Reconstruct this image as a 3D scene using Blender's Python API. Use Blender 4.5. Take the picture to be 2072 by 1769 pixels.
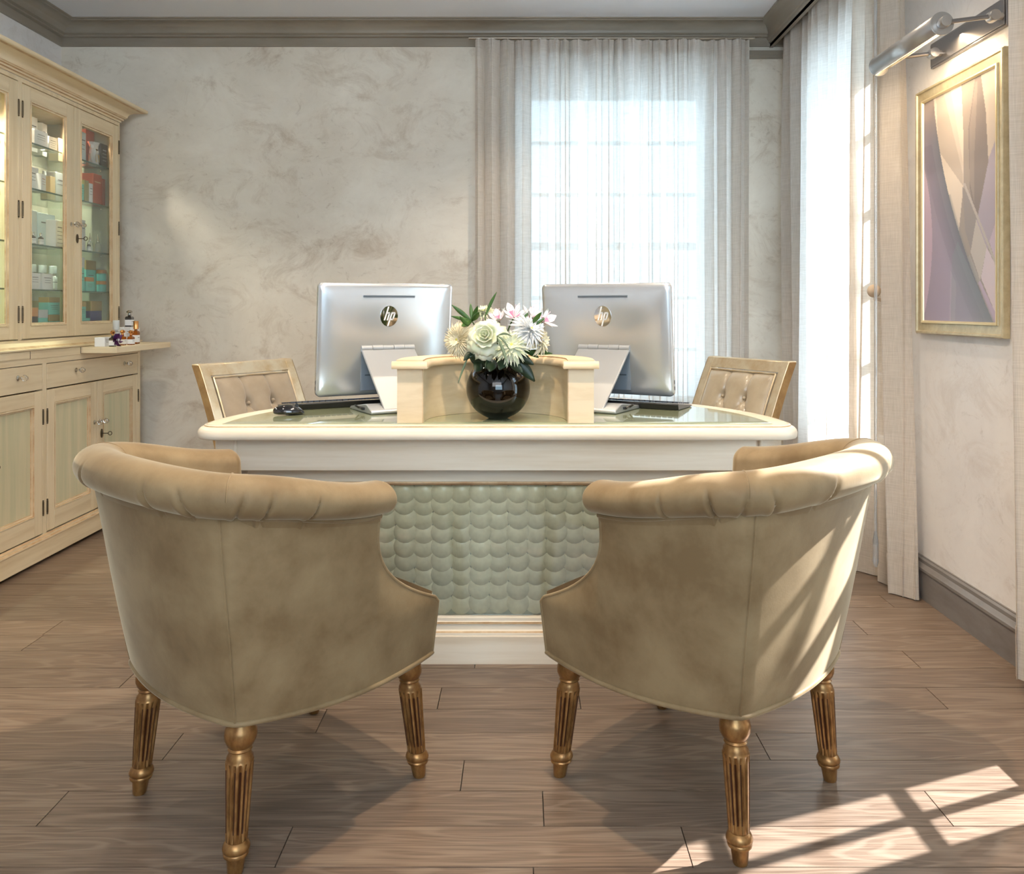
import bpy, bmesh, math, random
from mathutils import Vector, Matrix, Euler
random.seed(7)
for o in list(bpy.data.objects): bpy.data.objects.remove(o)
scene = bpy.context.scene
COL = scene.collection
PI = math.pi
R = math.radians
# ------------------------------------------------------------------ camera
F, CX, CY, EYE = 1760.0, 1057.0, 623.0, 1.13
cam_d = bpy.data.cameras.new('camera'); cam = bpy.data.objects.new('camera', cam_d); COL.objects.link(cam)
cam.location = (0, 0, EYE); cam.rotation_euler = (PI/2, 0, 0)
cam_d.sensor_width = 36; cam_d.sensor_fit = 'HORIZONTAL'; cam_d.lens = F/2072*36
cam_d.shift_x = -(CX-1036)/2072; cam_d.shift_y = -(884.5-CY)/2072
cam_d.clip_start = 0.05
scene.camera = cam
# ------------------------------------------------------------------ light and exposure
w = bpy.data.worlds.new('world'); scene.world = w; w.use_nodes = True
bg = w.node_tree.nodes['Background']
bg.inputs[0].default_value = (0.58, 0.82, 1.0, 1); bg.inputs[1].default_value = 7.0
sun_d = bpy.data.lights.new('sun', 'SUN'); sun = bpy.data.objects.new('sun', sun_d); COL.objects.link(sun)
sun_d.energy = 50.0; sun_d.angle = R(0.6); sun_d.color = (1.0, 0.985, 0.97)
SUN_DIR = Vector((-0.93, -0.36, -0.80)).normalized()
sun.rotation_euler = SUN_DIR.to_track_quat('-Z', 'Y').to_euler()
def area(name, loc, size, energy, color, rot, sy=None):
    d = bpy.data.lights.new(name, 'AREA'); d.energy = energy; d.color = color; d.size = size
    if sy: d.shape = 'RECTANGLE'; d.size_y = sy
    o = bpy.data.objects.new(name, d); o.location = loc; o.rotation_euler = rot; COL.objects.link(o); return o
area('fill_light', (-0.3, -0.9, 2.3), 2.2, 34, (1.0, 0.97, 0.96), (R(74), 0, 0), 1.2)  # added fill light behind the camera, not a lamp of the room
def spot(name, loc, energy, color=(1.0, 0.80, 0.58), deg=110, blend=0.6, r=0.02, d=(0, 0, -1)):
    l = bpy.data.lights.new(name, 'SPOT'); l.energy = energy; l.color = color; l.spot_size = R(deg); l.spot_blend = blend
    l.shadow_soft_size = r
    o = bpy.data.objects.new(name, l); o.location = loc; o.rotation_euler = Vector(d).to_track_quat('-Z', 'Y').to_euler(); COL.objects.link(o); return o
DOWN = [(0.0, 2.55), (0.0, 1.75), (-1.35, 3.55), (-1.35, 1.9), (0.0, 4.0), (0.95, 3.0)]
for i, (x, y) in enumerate(DOWN): spot('downlight_bulb', (x, y, 2.73), [54, 125, 30, 26, 42, 25][i])
scene.view_settings.view_transform = 'Standard'; scene.view_settings.look = 'None'
scene.view_settings.gamma = 1; scene.view_settings.use_curve_mapping = False
scene.view_settings.exposure = 0.22
cy = scene.cycles
cy.use_denoising = True; cy.max_bounces = 10; cy.transparent_max_bounces = 24; cy.diffuse_bounces = 5; cy.glossy_bounces = 4; cy.transmission_bounces = 8
cy.caustics_reflective = False; cy.caustics_refractive = False; cy.sample_clamp_indirect = 6

# ------------------------------------------------------------------ helpers
def s2l(c):
    c = c/255.0
    return c/12.92 if c <= 0.04045 else ((c+0.055)/1.055)**2.4
def rgb(r, g, b): return (s2l(r), s2l(g), s2l(b), 1)
MATS = {}
def mat(name, col=(200,200,200), rough=0.5, metal=0.0, bump=None, coat=0, sheen=0, ior=None, trans=0, alt=None, ascale=(4,4,4), adet=6, contrast=(0.35,0.65), objrand=0.0, spec=None, emit=None, estr=0, rr=None):
    """alt: second colour mixed in by noise; ascale: noise scale per axis; bump: (scale xyz, strength, distance)"""
    m = bpy.data.materials.new(name); m.use_nodes = True; nt = m.node_tree; N = nt.nodes; L = nt.links
    p = N['Principled BSDF']
    c1 = rgb(*col); p.inputs['Base Color'].default_value = c1
    p.inputs['Roughness'].default_value = rough; p.inputs['Metallic'].default_value = metal
    p.inputs['Coat Weight'].default_value = coat; p.inputs['Coat Roughness'].default_value = 0.08
    p.inputs['Sheen Weight'].default_value = sheen; p.inputs['Sheen Roughness'].default_value = 0.4
    p.inputs['Transmission Weight'].default_value = trans
    if ior: p.inputs['IOR'].default_value = ior
    if spec is not None: p.inputs['Specular IOR Level'].default_value = spec
    if emit: p.inputs['Emission Color'].default_value = rgb(*emit); p.inputs['Emission Strength'].default_value = estr
    geo = N.new('ShaderNodeNewGeometry')
    def noise(scale, det=6, rough_=0.6, dist=0.0):
        mp = N.new('ShaderNodeMapping'); mp.inputs['Scale'].default_value = scale
        L.new(geo.outputs['Position'], mp.inputs['Vector'])
        n = N.new('ShaderNodeTexNoise'); n.inputs['Scale'].default_value = 1; n.inputs['Detail'].default_value = det
        n.inputs['Roughness'].default_value = rough_; n.inputs['Distortion'].default_value = dist
        L.new(mp.outputs[0], n.inputs['Vector']); return n
    last = None
    if alt:
        n = noise(ascale, adet)
        r = N.new('ShaderNodeMapRange'); r.inputs['From Min'].default_value = contrast[0]; r.inputs['From Max'].default_value = contrast[1]
        L.new(n.outputs['Fac'], r.inputs['Value'])
        mx = N.new('ShaderNodeMix'); mx.data_type = 'RGBA'
        L.new(r.outputs[0], mx.inputs['Factor']); mx.inputs['A'].default_value = c1; mx.inputs['B'].default_value = rgb(*alt)
        last = mx.outputs['Result']; L.new(last, p.inputs['Base Color'])
    if objrand:
        oi = N.new('ShaderNodeObjectInfo'); hs = N.new('ShaderNodeHueSaturation')
        r = N.new('ShaderNodeMapRange'); r.inputs['To Min'].default_value = 1-objrand; r.inputs['To Max'].default_value = 1+objrand
        L.new(oi.outputs['Random'], r.inputs['Value']); L.new(r.outputs[0], hs.inputs['Value'])
        if last: L.new(last, hs.inputs['Color'])
        else: hs.inputs['Color'].default_value = c1
        last = hs.outputs[0]; L.new(last, p.inputs['Base Color'])
    if bump:
        n = noise(bump[0], 5, 0.65); b = N.new('ShaderNodeBump'); b.inputs['Strength'].default_value = bump[1]; b.inputs['Distance'].default_value = bump[2]
        L.new(n.outputs['Fac'], b.inputs['Height']); L.new(b.outputs[0], p.inputs['Normal'])
    MATS[name] = m; return m

def new(): return bmesh.new()
def box(bm, x0, x1, y0, y1, z0, z1, mi=0, M=None):
    vs = [bm.verts.new((x, y, z)) for x in (x0, x1) for y in (y0, y1) for z in (z0, z1)]
    if M: 
        for v in vs: v.co = M @ v.co
    for f in ((0,1,3,2),(4,6,7,5),(0,4,5,1),(2,3,7,6),(0,2,6,4),(1,5,7,3)):
        fc = bm.faces.new([vs[i] for i in f]); fc.material_index = mi
    return vs
def cbox(bm, c, s, mi=0, M=None):
    return box(bm, c[0]-s[0]/2, c[0]+s[0]/2, c[1]-s[1]/2, c[1]+s[1]/2, c[2]-s[2]/2, c[2]+s[2]/2, mi, M)
def grid(bm, rows, closed_u=False, closed_v=False, mi=0, mif=None):
    V = [[bm.verts.new(p) for p in r] for r in rows]
    n = len(V); m = len(V[0])
    for i in range(n if closed_u else n-1):
        for j in range(m if closed_v else m-1):
            try:
                f = bm.faces.new((V[i][j], V[(i+1)%n][j], V[(i+1)%n][(j+1)%m], V[i][(j+1)%m])); f.smooth = True
                f.material_index = mif(i, j) if mif else mi
            except ValueError: pass
    return V
def lathe(bm, prof, seg=24, c=(0,0,0), M=None, mi=0, flute=None, caps=True):
    rows = []
    for k, (r, z) in enumerate(prof):
        row = []
        for s in range(seg):
            a = 2*PI*s/seg; rr = r
            if flute: rr = r*flute(k, a)
            p = Vector((c[0]+rr*math.cos(a), c[1]+rr*math.sin(a), c[2]+z))
            row.append(M @ p if M else p)
        rows.append(row)
    V = grid(bm, rows, closed_v=True, mi=mi)
    if caps:
        for r in (V[0], V[-1]):
            try: bm.faces.new(r).material_index = mi
            except ValueError: pass
    return V
def tube(bm, pts, r, seg=8, closed=False, mi=0, caps=True, sq=None):
    pts = [Vector(p) for p in pts]; n = len(pts); rows = []; up = None
    for i, p in enumerate(pts):
        a = pts[(i-1) % n] if (closed or i > 0) else p; b = pts[(i+1) % n] if (closed or i < n-1) else p
        t = (b-a).normalized()
        if up is None:
            up = Vector((0,0,1)) if abs(t.z) < 0.9 else Vector((1,0,0))
        s = t.cross(up).normalized(); u = s.cross(t).normalized(); up = u
        rr = r[i] if isinstance(r, (list, tuple)) else r
        rows.append([p + s*math.cos(2*PI*k/seg)*rr + u*math.sin(2*PI*k/seg)*rr*(sq or 1) for k in range(seg)])
    V = grid(bm, rows, closed_u=closed, closed_v=True, mi=mi)
    if caps and not closed:
        for q in (V[0], V[-1]):
            try: bm.faces.new(q).material_index = mi
            except ValueError: pass
    return V
def sweep(bm, prof, path, closed=False, mi=0, pm=None, side=1):
    """prof: (out, z) open polyline, swept along a horizontal path (x, y, z) with mitres; out is to the right of travel * side"""
    pts = [Vector(p) for p in path]; n = len(pts); rows = []
    for i, p in enumerate(pts):
        d1 = (p-pts[i-1]) if (closed or i > 0) else (pts[i+1]-p)
        d2 = (pts[(i+1) % n]-p) if (closed or i < n-1) else d1
        d1 = Vector((d1.x, d1.y)).normalized(); d2 = Vector((d2.x, d2.y)).normalized()
        n1 = Vector((d1.y, -d1.x)); n2 = Vector((d2.y, -d2.x)); m = n1+n2; m = m/(m.dot(n1) or 1)*1.0
        rows.append([Vector((p.x+m.x*o*side, p.y+m.y*o*side, p.z+z)) for o, z in prof])
    V = [[bm.verts.new(q) for q in r] for r in rows]
    for i in range(n if closed else n-1):
        for j in range(len(prof)-1):
            f = bm.faces.new((V[i][j], V[(i+1) % n][j], V[(i+1) % n][j+1], V[i][j+1])); f.material_index = pm[j] if pm else mi
    if not closed:
        for r in (V[0], V[-1]):
            try: bm.faces.new(r).material_index = mi
            except ValueError: pass
    return V
def obj(name, bm, m, parent=None, bevel=0, smooth=None, subsurf=0, world=False, fix=True, loc=None, rot=None):
    if fix: bmesh.ops.recalc_face_normals(bm, faces=bm.faces)
    me = bpy.data.meshes.new(name); bm.to_mesh(me); bm.free()
    ms = m if isinstance(m, (list, tuple)) else [m]
    for q in ms: me.materials.append(MATS[q])
    o = bpy.data.objects.new(name, me); COL.objects.link(o)
    if smooth is True:
        for f in me.polygons: f.use_smooth = True
    try: me.set_sharp_from_angle(angle=R(48))
    except Exception: pass
    if loc: o.location = loc
    if rot: o.rotation_euler = rot
    if parent:
        o.parent = parent
        if world:
            o.matrix_parent_inverse = Matrix.LocRotScale(parent.location, parent.rotation_euler, Vector((1,1,1))).inverted()
    if bevel:
        b = o.modifiers.new('b', 'BEVEL'); b.width = bevel; b.segments = 2; b.limit_method = 'ANGLE'; b.angle_limit = R(35)
    if subsurf:
        b = o.modifiers.new('s', 'SUBSURF'); b.levels = subsurf; b.render_levels = subsurf
    return o
def inst(name, me, parent=None, loc=(0,0,0), rot=(0,0,0), scale=(1,1,1)):
    o = bpy.data.objects.new(name, me); COL.objects.link(o); o.location = loc; o.rotation_euler = rot; o.scale = scale
    if parent: o.parent = parent
    return o
def mesh(name, bm, m, smooth=False):
    bmesh.ops.recalc_face_normals(bm, faces=bm.faces)
    me = bpy.data.meshes.new(name); bm.to_mesh(me); bm.free()
    for q in (m if isinstance(m, (list, tuple)) else [m]): me.materials.append(MATS[q])
    if smooth:
        for f in me.polygons: f.use_smooth = True
    return me
def tag(o, label, cat=None, group=None, kind=None):
    if label: o['label'] = label
    if cat: o['category'] = cat
    if group: o['group'] = group
    if kind: o['kind'] = kind
    return o
def thing(name, label, cat, loc=(0,0,0), rotz=0, group=None):
    o = bpy.data.objects.new(name, None); COL.objects.link(o); o.location = loc; o.rotation_euler = (0,0,rotz); o.empty_display_size = 0.05
    return tag(o, label, cat, group)
def copy_tree(o, parent=None):
    c = o.copy(); COL.objects.link(c); c.parent = parent
    for ch in list(o.children): copy_tree(ch, c)
    return c
def disp(verts_obj): pass

# ------------------------------------------------------------------ materials
CREAM = dict(col=(232,214,180), rough=0.42)
mat('paint_h', **CREAM, alt=(208,184,144), ascale=(1.5,1.5,26), contrast=(0.42,0.78), bump=((3,3,70),0.12,0.002))
mat('paint_v', **CREAM, alt=(210,188,148), ascale=(26,26,1.5), contrast=(0.42,0.78), bump=((70,70,3),0.12,0.002))
mat('desk_paint', (232,221,202), 0.38, alt=(212,195,168), ascale=(1.6,9,30), contrast=(0.42,0.78), bump=((3,20,70),0.1,0.002))
mat('panel_green', (222,210,176), 0.45, alt=(198,196,160), ascale=(24,24,1.4), contrast=(0.35,0.7))
mat('glaze', (188,150,108), 0.5, alt=(220,192,152), ascale=(14,14,14))
mat('gap', (48,38,30), 0.8)
mat('brass_dark', (96,84,66), 0.4, 0.9)
mat('chrome', (205,200,190), 0.18, 1.0)
mat('crystal', (250,250,250), 0.02, trans=1.0, ior=1.5)
mat('shelf_glass', (190,225,210), 0.03, trans=1.0, ior=1.45)
mat('glass_edge', (60,95,85), 0.15)
mat('crown', (150,141,128), 0.38, alt=(132,122,108), ascale=(2,2,8), contrast=(0.4,0.75))
mat('baseboard', (128,124,122), 0.32, alt=(112,106,103), ascale=(6,6,20), contrast=(0.4,0.7))
mat('ceiling', (224,226,232), 0.8)
mat('subfloor', (40,32,26), 0.9)
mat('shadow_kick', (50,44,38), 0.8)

def plaster(name, base, dark, light):
    m = bpy.data.materials.new(name); m.use_nodes = True; N = m.node_tree.nodes; L = m.node_tree.links; p = N['Principled BSDF']
    geo = N.new('ShaderNodeNewGeometry')
    def noise(scale, det, dist, rough=0.62):
        n = N.new('ShaderNodeTexNoise'); n.inputs['Scale'].default_value = scale; n.inputs['Detail'].default_value = det
        n.inputs['Distortion'].default_value = dist; n.inputs['Roughness'].default_value = rough
        mp = N.new('ShaderNodeMapping'); mp.inputs['Scale'].default_value = (1,1,1.35); mp.inputs['Location'].default_value = (scale, 3, 1)
        L.new(geo.outputs['Position'], mp.inputs['Vector']); L.new(mp.outputs[0], n.inputs['Vector']); return n
    a = noise(1.5, 9, 0.5, 0.66); b = noise(3.2, 10, 0.9, 0.74); c = noise(9, 9, 1.6, 0.8)
    def rng(n, lo, hi):
        r = N.new('ShaderNodeMapRange'); r.inputs['From Min'].default_value = lo; r.inputs['From Max'].default_value = hi; L.new(n.outputs['Fac'], r.inputs['Value']); return r.outputs[0]
    def mix(fac, A, B):
        x = N.new('ShaderNodeMix'); x.data_type = 'RGBA'; L.new(fac, x.inputs['Factor'])
        for s, v in (('A', A), ('B', B)):
            if isinstance(v, tuple): x.inputs[s].default_value = v
            else: L.new(v, x.inputs[s])
        return x.outputs['Result']
    c1 = mix(rng(a, 0.36, 0.66), rgb(*base), rgb(*light))
    m1 = N.new('ShaderNodeMath'); m1.operation = 'MULTIPLY'; L.new(rng(b, 0.50, 0.78), m1.inputs[0]); m1.inputs[1].default_value = 0.9
    c2 = mix(m1.outputs[0], c1, rgb(*dark))
    m2 = N.new('ShaderNodeMath'); m2.operation = 'MULTIPLY'; L.new(rng(c, 0.56, 0.74), m2.inputs[0])
    L.new(rng(a, 0.62, 0.42), m2.inputs[1])
    m3 = N.new('ShaderNodeMath'); m3.operation = 'MULTIPLY'; L.new(m2.outputs[0], m3.inputs[0]); m3.inputs[1].default_value = 0.85
    c3 = mix(m3.outputs[0], c2, rgb(dark[0]-22, dark[1]-22, dark[2]-22))
    L.new(c3, p.inputs['Base Color']); p.inputs['Roughness'].default_value = 0.42
    bp = N.new('ShaderNodeBump'); bp.inputs['Strength'].default_value = 0.14; bp.inputs['Distance'].default_value = 0.004
    L.new(b.outputs['Fac'], bp.inputs['Height']); L.new(bp.outputs[0], p.inputs['Normal']); MATS[name] = m
plaster('plaster', (217,208,193), (176,156,132), (237,231,218))
plaster('plaster_pale', (226,223,222), (206,198,192), (238,236,234))

def oak(name):
    m = bpy.data.materials.new(name); m.use_nodes = True; N = m.node_tree.nodes; L = m.node_tree.links; p = N['Principled BSDF']
    geo = N.new('ShaderNodeNewGeometry'); oi = N.new('ShaderNodeObjectInfo')
    off = N.new('ShaderNodeVectorMath'); off.operation = 'SCALE'; off.inputs[0].default_value = (7, 13, 0); L.new(oi.outputs['Random'], off.inputs['Scale'])
    ad = N.new('ShaderNodeVectorMath'); ad.operation = 'ADD'; L.new(geo.outputs['Position'], ad.inputs[0]); L.new(off.outputs[0], ad.inputs[1])
    mp = N.new('ShaderNodeMapping'); mp.inputs['Scale'].default_value = (1.0, 9, 1); L.new(ad.outputs[0], mp.inputs['Vector'])
    g = N.new('ShaderNodeTexNoise'); g.inputs['Scale'].default_value = 1.3; g.inputs['Detail'].default_value = 2; g.inputs['Distortion'].default_value = 0.6
    L.new(mp.outputs[0], g.inputs['Vector'])
    # cathedral rings: wave driven by the warped noise
    mu = N.new('ShaderNodeMath'); mu.operation = 'MULTIPLY'; mu.inputs[1].default_value = 60; L.new(g.outputs['Fac'], mu.inputs[0])
    sn = N.new('ShaderNodeMath'); sn.operation = 'SINE'; L.new(mu.outputs[0], sn.inputs[0])
    r = N.new('ShaderNodeMapRange'); r.inputs['From Min'].default_value = 0.1; r.inputs['From Max'].default_value = 1.0; L.new(sn.outputs[0], r.inputs['Value'])
    mp2 = N.new('ShaderNodeMapping'); mp2.inputs['Scale'].default_value = (6, 190, 1); L.new(ad.outputs[0], mp2.inputs['Vector'])
    f = N.new('ShaderNodeTexNoise'); f.inputs['Scale'].default_value = 1; f.inputs['Detail'].default_value = 5; L.new(mp2.outputs[0], f.inputs['Vector'])
    rf = N.new('ShaderNodeMapRange'); rf.inputs['From Min'].default_value = 0.38; rf.inputs['From Max'].default_value = 0.66; L.new(f.outputs['Fac'], rf.inputs['Value'])
    def mix(fac, A, B, k=None):
        x = N.new('ShaderNodeMix'); x.data_type = 'RGBA'
        if k is not None:
            q = N.new('ShaderNodeMath'); q.operation = 'MULTIPLY'; L.new(fac, q.inputs[0]); q.inputs[1].default_value = k; fac = q.outputs[0]
        L.new(fac, x.inputs['Factor'])
        for s, v in (('A', A), ('B', B)):
            if isinstance(v, tuple): x.inputs[s].default_value = v
            else: L.new(v, x.inputs[s])
        return x.outputs['Result']
    c = mix(rf.outputs[0], rgb(104,86,72), rgb(132,112,95))
    c = mix(r.outputs[0], c, rgb(158,140,122), 0.35)
    hs = N.new('ShaderNodeHueSaturation'); rv = N.new('ShaderNodeMapRange'); rv.inputs['To Min'].default_value = 0.84; rv.inputs['To Max'].default_value = 1.12
    L.new(oi.outputs['Random'], rv.inputs['Value']); L.new(rv.outputs[0], hs.inputs['Value']); L.new(c, hs.inputs['Color'])
    L.new(hs.outputs[0], p.inputs['Base Color']); p.inputs['Roughness'].default_value = 0.36
    rr = N.new('ShaderNodeMapRange'); rr.inputs['To Min'].default_value = 0.28; rr.inputs['To Max'].default_value = 0.5; L.new(f.outputs['Fac'], rr.inputs['Value']); L.new(rr.outputs[0], p.inputs['Roughness'])
    bp = N.new('ShaderNodeBump'); bp.inputs['Strength'].default_value = 0.35; bp.inputs['Distance'].default_value = 0.0012
    L.new(f.outputs['Fac'], bp.inputs['Height']); L.new(bp.outputs[0], p.inputs['Normal']); MATS[name] = m
oak('oak')

def pane_mat(name, tint=(1,1,1,1), refl=0.08):
    m = bpy.data.materials.new(name); m.use_nodes = True; N = m.node_tree.nodes; L = m.node_tree.links
    for n in list(N):
        if n.type != 'OUTPUT_MATERIAL': N.remove(n)
    out = [n for n in N if n.type == 'OUTPUT_MATERIAL'][0]
    t = N.new('ShaderNodeBsdfTransparent'); t.inputs[0].default_value = tint
    g = N.new('ShaderNodeBsdfGlossy'); g.inputs['Roughness'].default_value = 0.02
    fr = N.new('ShaderNodeFresnel'); fr.inputs[0].default_value = 1.45
    mu = N.new('ShaderNodeMath'); mu.operation = 'MULTIPLY'; mu.inputs[1].default_value = refl/0.04*0.5; mu.use_clamp = True; L.new(fr.outputs[0], mu.inputs[0])
    mx = N.new('ShaderNodeMixShader'); L.new(mu.outputs[0], mx.inputs[0]); L.new(t.outputs[0], mx.inputs[1]); L.new(g.outputs[0], mx.inputs[2]); L.new(mx.outputs[0], out.inputs[0]); MATS[name] = m
pane_mat('pane'); pane_mat('panel_pane', (1,1,0.97,1), 0.10); pane_mat('cab_pane', (0.98,1,0.99,1), 0.022); pane_mat('shelf_pane', (0.93,0.98,0.96,1), 0.03)

def linen(name, col, transp, tl):
    m = bpy.data.materials.new(name); m.use_nodes = True; N = m.node_tree.nodes; L = m.node_tree.links
    for n in list(N):
        if n.type != 'OUTPUT_MATERIAL': N.remove(n)
    out = [n for n in N if n.type == 'OUTPUT_MATERIAL'][0]
    geo = N.new('ShaderNodeNewGeometry')
    def thr(sc):
        mp = N.new('ShaderNodeMapping'); mp.inputs['Scale'].default_value = sc; L.new(geo.outputs['Position'], mp.inputs['Vector'])
        n = N.new('ShaderNodeTexNoise'); n.inputs['Scale'].default_value = 1; n.inputs['Detail'].default_value = 3; L.new(mp.outputs[0], n.inputs['Vector']); return n.outputs['Fac']
    a = thr((14,14,420)); b = thr((420,420,14))
    ad = N.new('ShaderNodeMath'); ad.operation = 'ADD'; L.new(a, ad.inputs[0]); L.new(b, ad.inputs[1])
    r = N.new('ShaderNodeMapRange'); r.inputs['From Min'].default_value = 0.75; r.inputs['From Max'].default_value = 1.25; L.new(ad.outputs[0], r.inputs['Value'])
    c = N.new('ShaderNodeMix'); c.data_type = 'RGBA'; L.new(r.outputs[0], c.inputs['Factor']); c.inputs['A'].default_value = rgb(col[0]-12, col[1]-13, col[2]-15); c.inputs['B'].default_value = rgb(*col)
    d = N.new('ShaderNodeBsdfDiffuse'); L.new(c.outputs['Result'], d.inputs[0])
    t = N.new('ShaderNodeBsdfTranslucent'); L.new(c.outputs['Result'], t.inputs[0])
    tr = N.new('ShaderNodeBsdfTransparent'); tr.inputs[0].default_value = (0.93,0.93,0.93,1)
    m1 = N.new('ShaderNodeMixShader'); m1.inputs[0].default_value = tl; L.new(d.outputs[0], m1.inputs[1]); L.new(t.outputs[0], m1.inputs[2])
    # weave holes: between lo and hi transparency
    rt = N.new('ShaderNodeMapRange'); rt.inputs['From Min'].default_value = 0.75; rt.inputs['From Max'].default_value = 1.25
    rt.inputs['To Min'].default_value = transp+0.04; rt.inputs['To Max'].default_value = max(0, transp-0.04); L.new(ad.outputs[0], rt.inputs['Value'])
    m2 = N.new('ShaderNodeMixShader'); L.new(rt.outputs[0], m2.inputs[0]); L.new(m1.outputs[0], m2.inputs[1]); L.new(tr.outputs[0], m2.inputs[2]); L.new(m2.outputs[0], out.inputs[0]); MATS[name] = m
linen('linen', (238,233,228), 0.05, 0.55)
linen('linen_dense', (232,223,212), 0.05, 0.42)

# ------------------------------------------------------------------ the room
XL, XR, YB, YF, ZC = -2.65, 1.57, 5.0, -1.6, 2.76
WT = 0.36
floor = tag(obj('floor', (lambda b: (box(b, XL-0.4, XR+0.4, YF-0.4, YB+0.4, -0.14, -0.012), b)[1])(new()), 'subfloor'), 'grey brown oak plank floor', kind='structure')
b = new(); box(b, 0, 1, 0, 1, -0.012, 0); plank_me = mesh('plank', b, 'oak')
PW = 0.1385
def joints_for(k):
    known = {1.758-PW: [0.9], 1.758: [0.345, -0.49], 1.896: [0.05, 1.0], 2.046: [-0.15, -1.1, 1.6], }
    rnd = random.Random(900+k); x = XL - rnd.uniform(0.1, 1.1); out = []
    while x < XR: out.append(x); x += rnd.uniform(0.9, 1.9)
    return out
ROWJ = {0: [-1.9, -0.50, 0.345], 1: [-2.2, -1.06, 0.047, 0.94], 2: [-1.7, -0.145, 1.3], 3: [-2.3, -0.9, 0.62], 4: [-0.55, 0.58], 5: [-1.9, -0.24, 0.165, 1.2], 6: [-1.2, 0.75], 7: [-2.1, -0.15, 1.25]}
k0 = int((1.758-YF)/PW)+1
for k in range(-k0, int((YB-1.758)/PW)+2):
    y0 = 1.758 + k*PW - 0.001
    if y0 > YB or y0+PW < YF: continue
    js = [XL-0.01] + (ROWJ[k] if k in ROWJ else [j for j in joints_for(k) if j > XL+0.2]) + [XR+0.01]
    if y0 < 1.2: js = js[::2] + ([js[-1]] if js[::2][-1] != js[-1] else [])
    for x0, x1 in zip(js[:-1], js[1:]):
        if x1-x0 < 0.1: continue
        inst('plank', plank_me, floor, (x0+0.0012, y0+0.0012, random.uniform(-0.0005, 0)), (0,0,0), (x1-x0-0.0024, PW-0.0024, 1))
b = new(); box(b, XL-0.4, XR+0.4, YF-0.4, YB+0.4, ZC, ZC+0.1)
tag(obj('ceiling', b, 'ceiling'), 'plain white ceiling', kind='structure')
def wall(name, axis, p0, p1, a0, a1, holes, m):
    """axis 'y': wall plane normal to y spanning x a0..a1, thickness p0..p1; holes (a, b, z0, z1)"""
    b = new(); xs = sorted(set([a0, a1] + [h[0] for h in holes] + [h[1] for h in holes]))
    for u0, u1 in zip(xs[:-1], xs[1:]):
        hs = [h for h in holes if h[0] <= u0+1e-6 and h[1] >= u1-1e-6]
        segs = [(0, ZC)] if not hs else [(0, hs[0][2]), (hs[0][3], ZC)]
        for z0, z1 in segs:
            if z1 <= z0: continue
            if axis == 'y': box(b, u0, u1, p0, p1, z0, z1)
            else: box(b, p0, p1, u0, u1, z0, z1)
    bmesh.ops.remove_doubles(b, verts=b.verts, dist=1e-5)
    return tag(obj(name, b, m), None, kind='structure')
W1 = (0.0, 1.09, 0.52, 2.47)      # back window: x0 x1 z0 z1
W2 = (3.70, 4.62, 0.42, 2.47)     # right wall window: y0 y1
W3 = (1.72, 2.44, 0.30, 2.40)     # right wall window nearer the camera
wall('wall_back', 'y', YB, YB+WT, XL-0.2, XR+0.2, [W1], 'plaster')['label'] = 'mottled beige plaster back wall'
wall('wall_left', 'x', XL-WT, XL, YF, YB, [], 'plaster_pale')['label'] = 'pale plaster wall behind the cabinet'
wall('wall_right', 'x', XR, XR+WT, YF, YB, [W2, W3], 'plaster_pale')['label'] = 'pale plaster wall with the picture'
wall('wall_front', 'y', YF-WT, YF, XL-0.2, XR+0.2, [(-0.7, 1.2, 0.9, 2.4)], 'plaster_pale')['label'] = 'plaster wall behind the camera'
# crown moulding
def crown(name, path, dep, label, top=ZC):
    d = dep; b = new()
    prof = [(0, -0.165), (0.012, -0.165), (0.012, -0.105), (0.030, -0.100), (0.030, -0.088), (0.040, -0.084)]
    for k in range(9):
        t = k/8*PI/2
        prof.append((0.045 + (d-0.065)*(1-math.cos(t)), -0.080 + 0.062*math.sin(t)))
    prof += [(d-0.012, -0.018), (d-0.012, -0.010), (d, -0.008), (d, 0), (0, 0)]
    prof = [(o, z*0.79) for o, z in prof]
    sweep(b, prof, [(x, y, top) for x, y in path])
    return tag(obj(name, b, 'crown'), label, kind='structure')
crown('trim_1', [(XL, YF), (XL, YB), (XR, YB)], 0.13, 'taupe crown moulding on the left and back walls')
# boxed crown over the right wall curtains
b = new(); box(b, XR-0.19, XR, YF, YB-0.0, 2.625, ZC); 
prof = [(0, -0.135), (0.0, -0.115), (0.008, -0.11), (0.008, -0.098), (0.016, -0.094)] + [(0.018+0.04*(1-math.cos(k/8*PI/2)), -0.09+0.07*math.sin(k/8*PI/2)) for k in range(9)] + [(0.064, -0.015), (0.070, -0.012), (0.070, 0), (0, 0)]
b.free(); b = new()
XP = XR-0.15
box(b, XP, XP+0.02, YF, YB, 2.625, ZC); sweep(b, prof, [(XP, YB, ZC), (XP, YF, ZC)])
tag(obj('trim_2', b, 'crown'), 'deeper taupe crown hiding the right curtain track', kind='structure')
b = new(); box(b, 1.20, XR-0.04, YB-0.035, YB, 2.575, 2.60)
box(b, 1.20, XR-0.04, YB-0.03, YB, 2.56, 2.60)
tag(obj('trim_3', b, 'crown'), 'short taupe frieze board in the back right corner', kind='structure')
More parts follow.
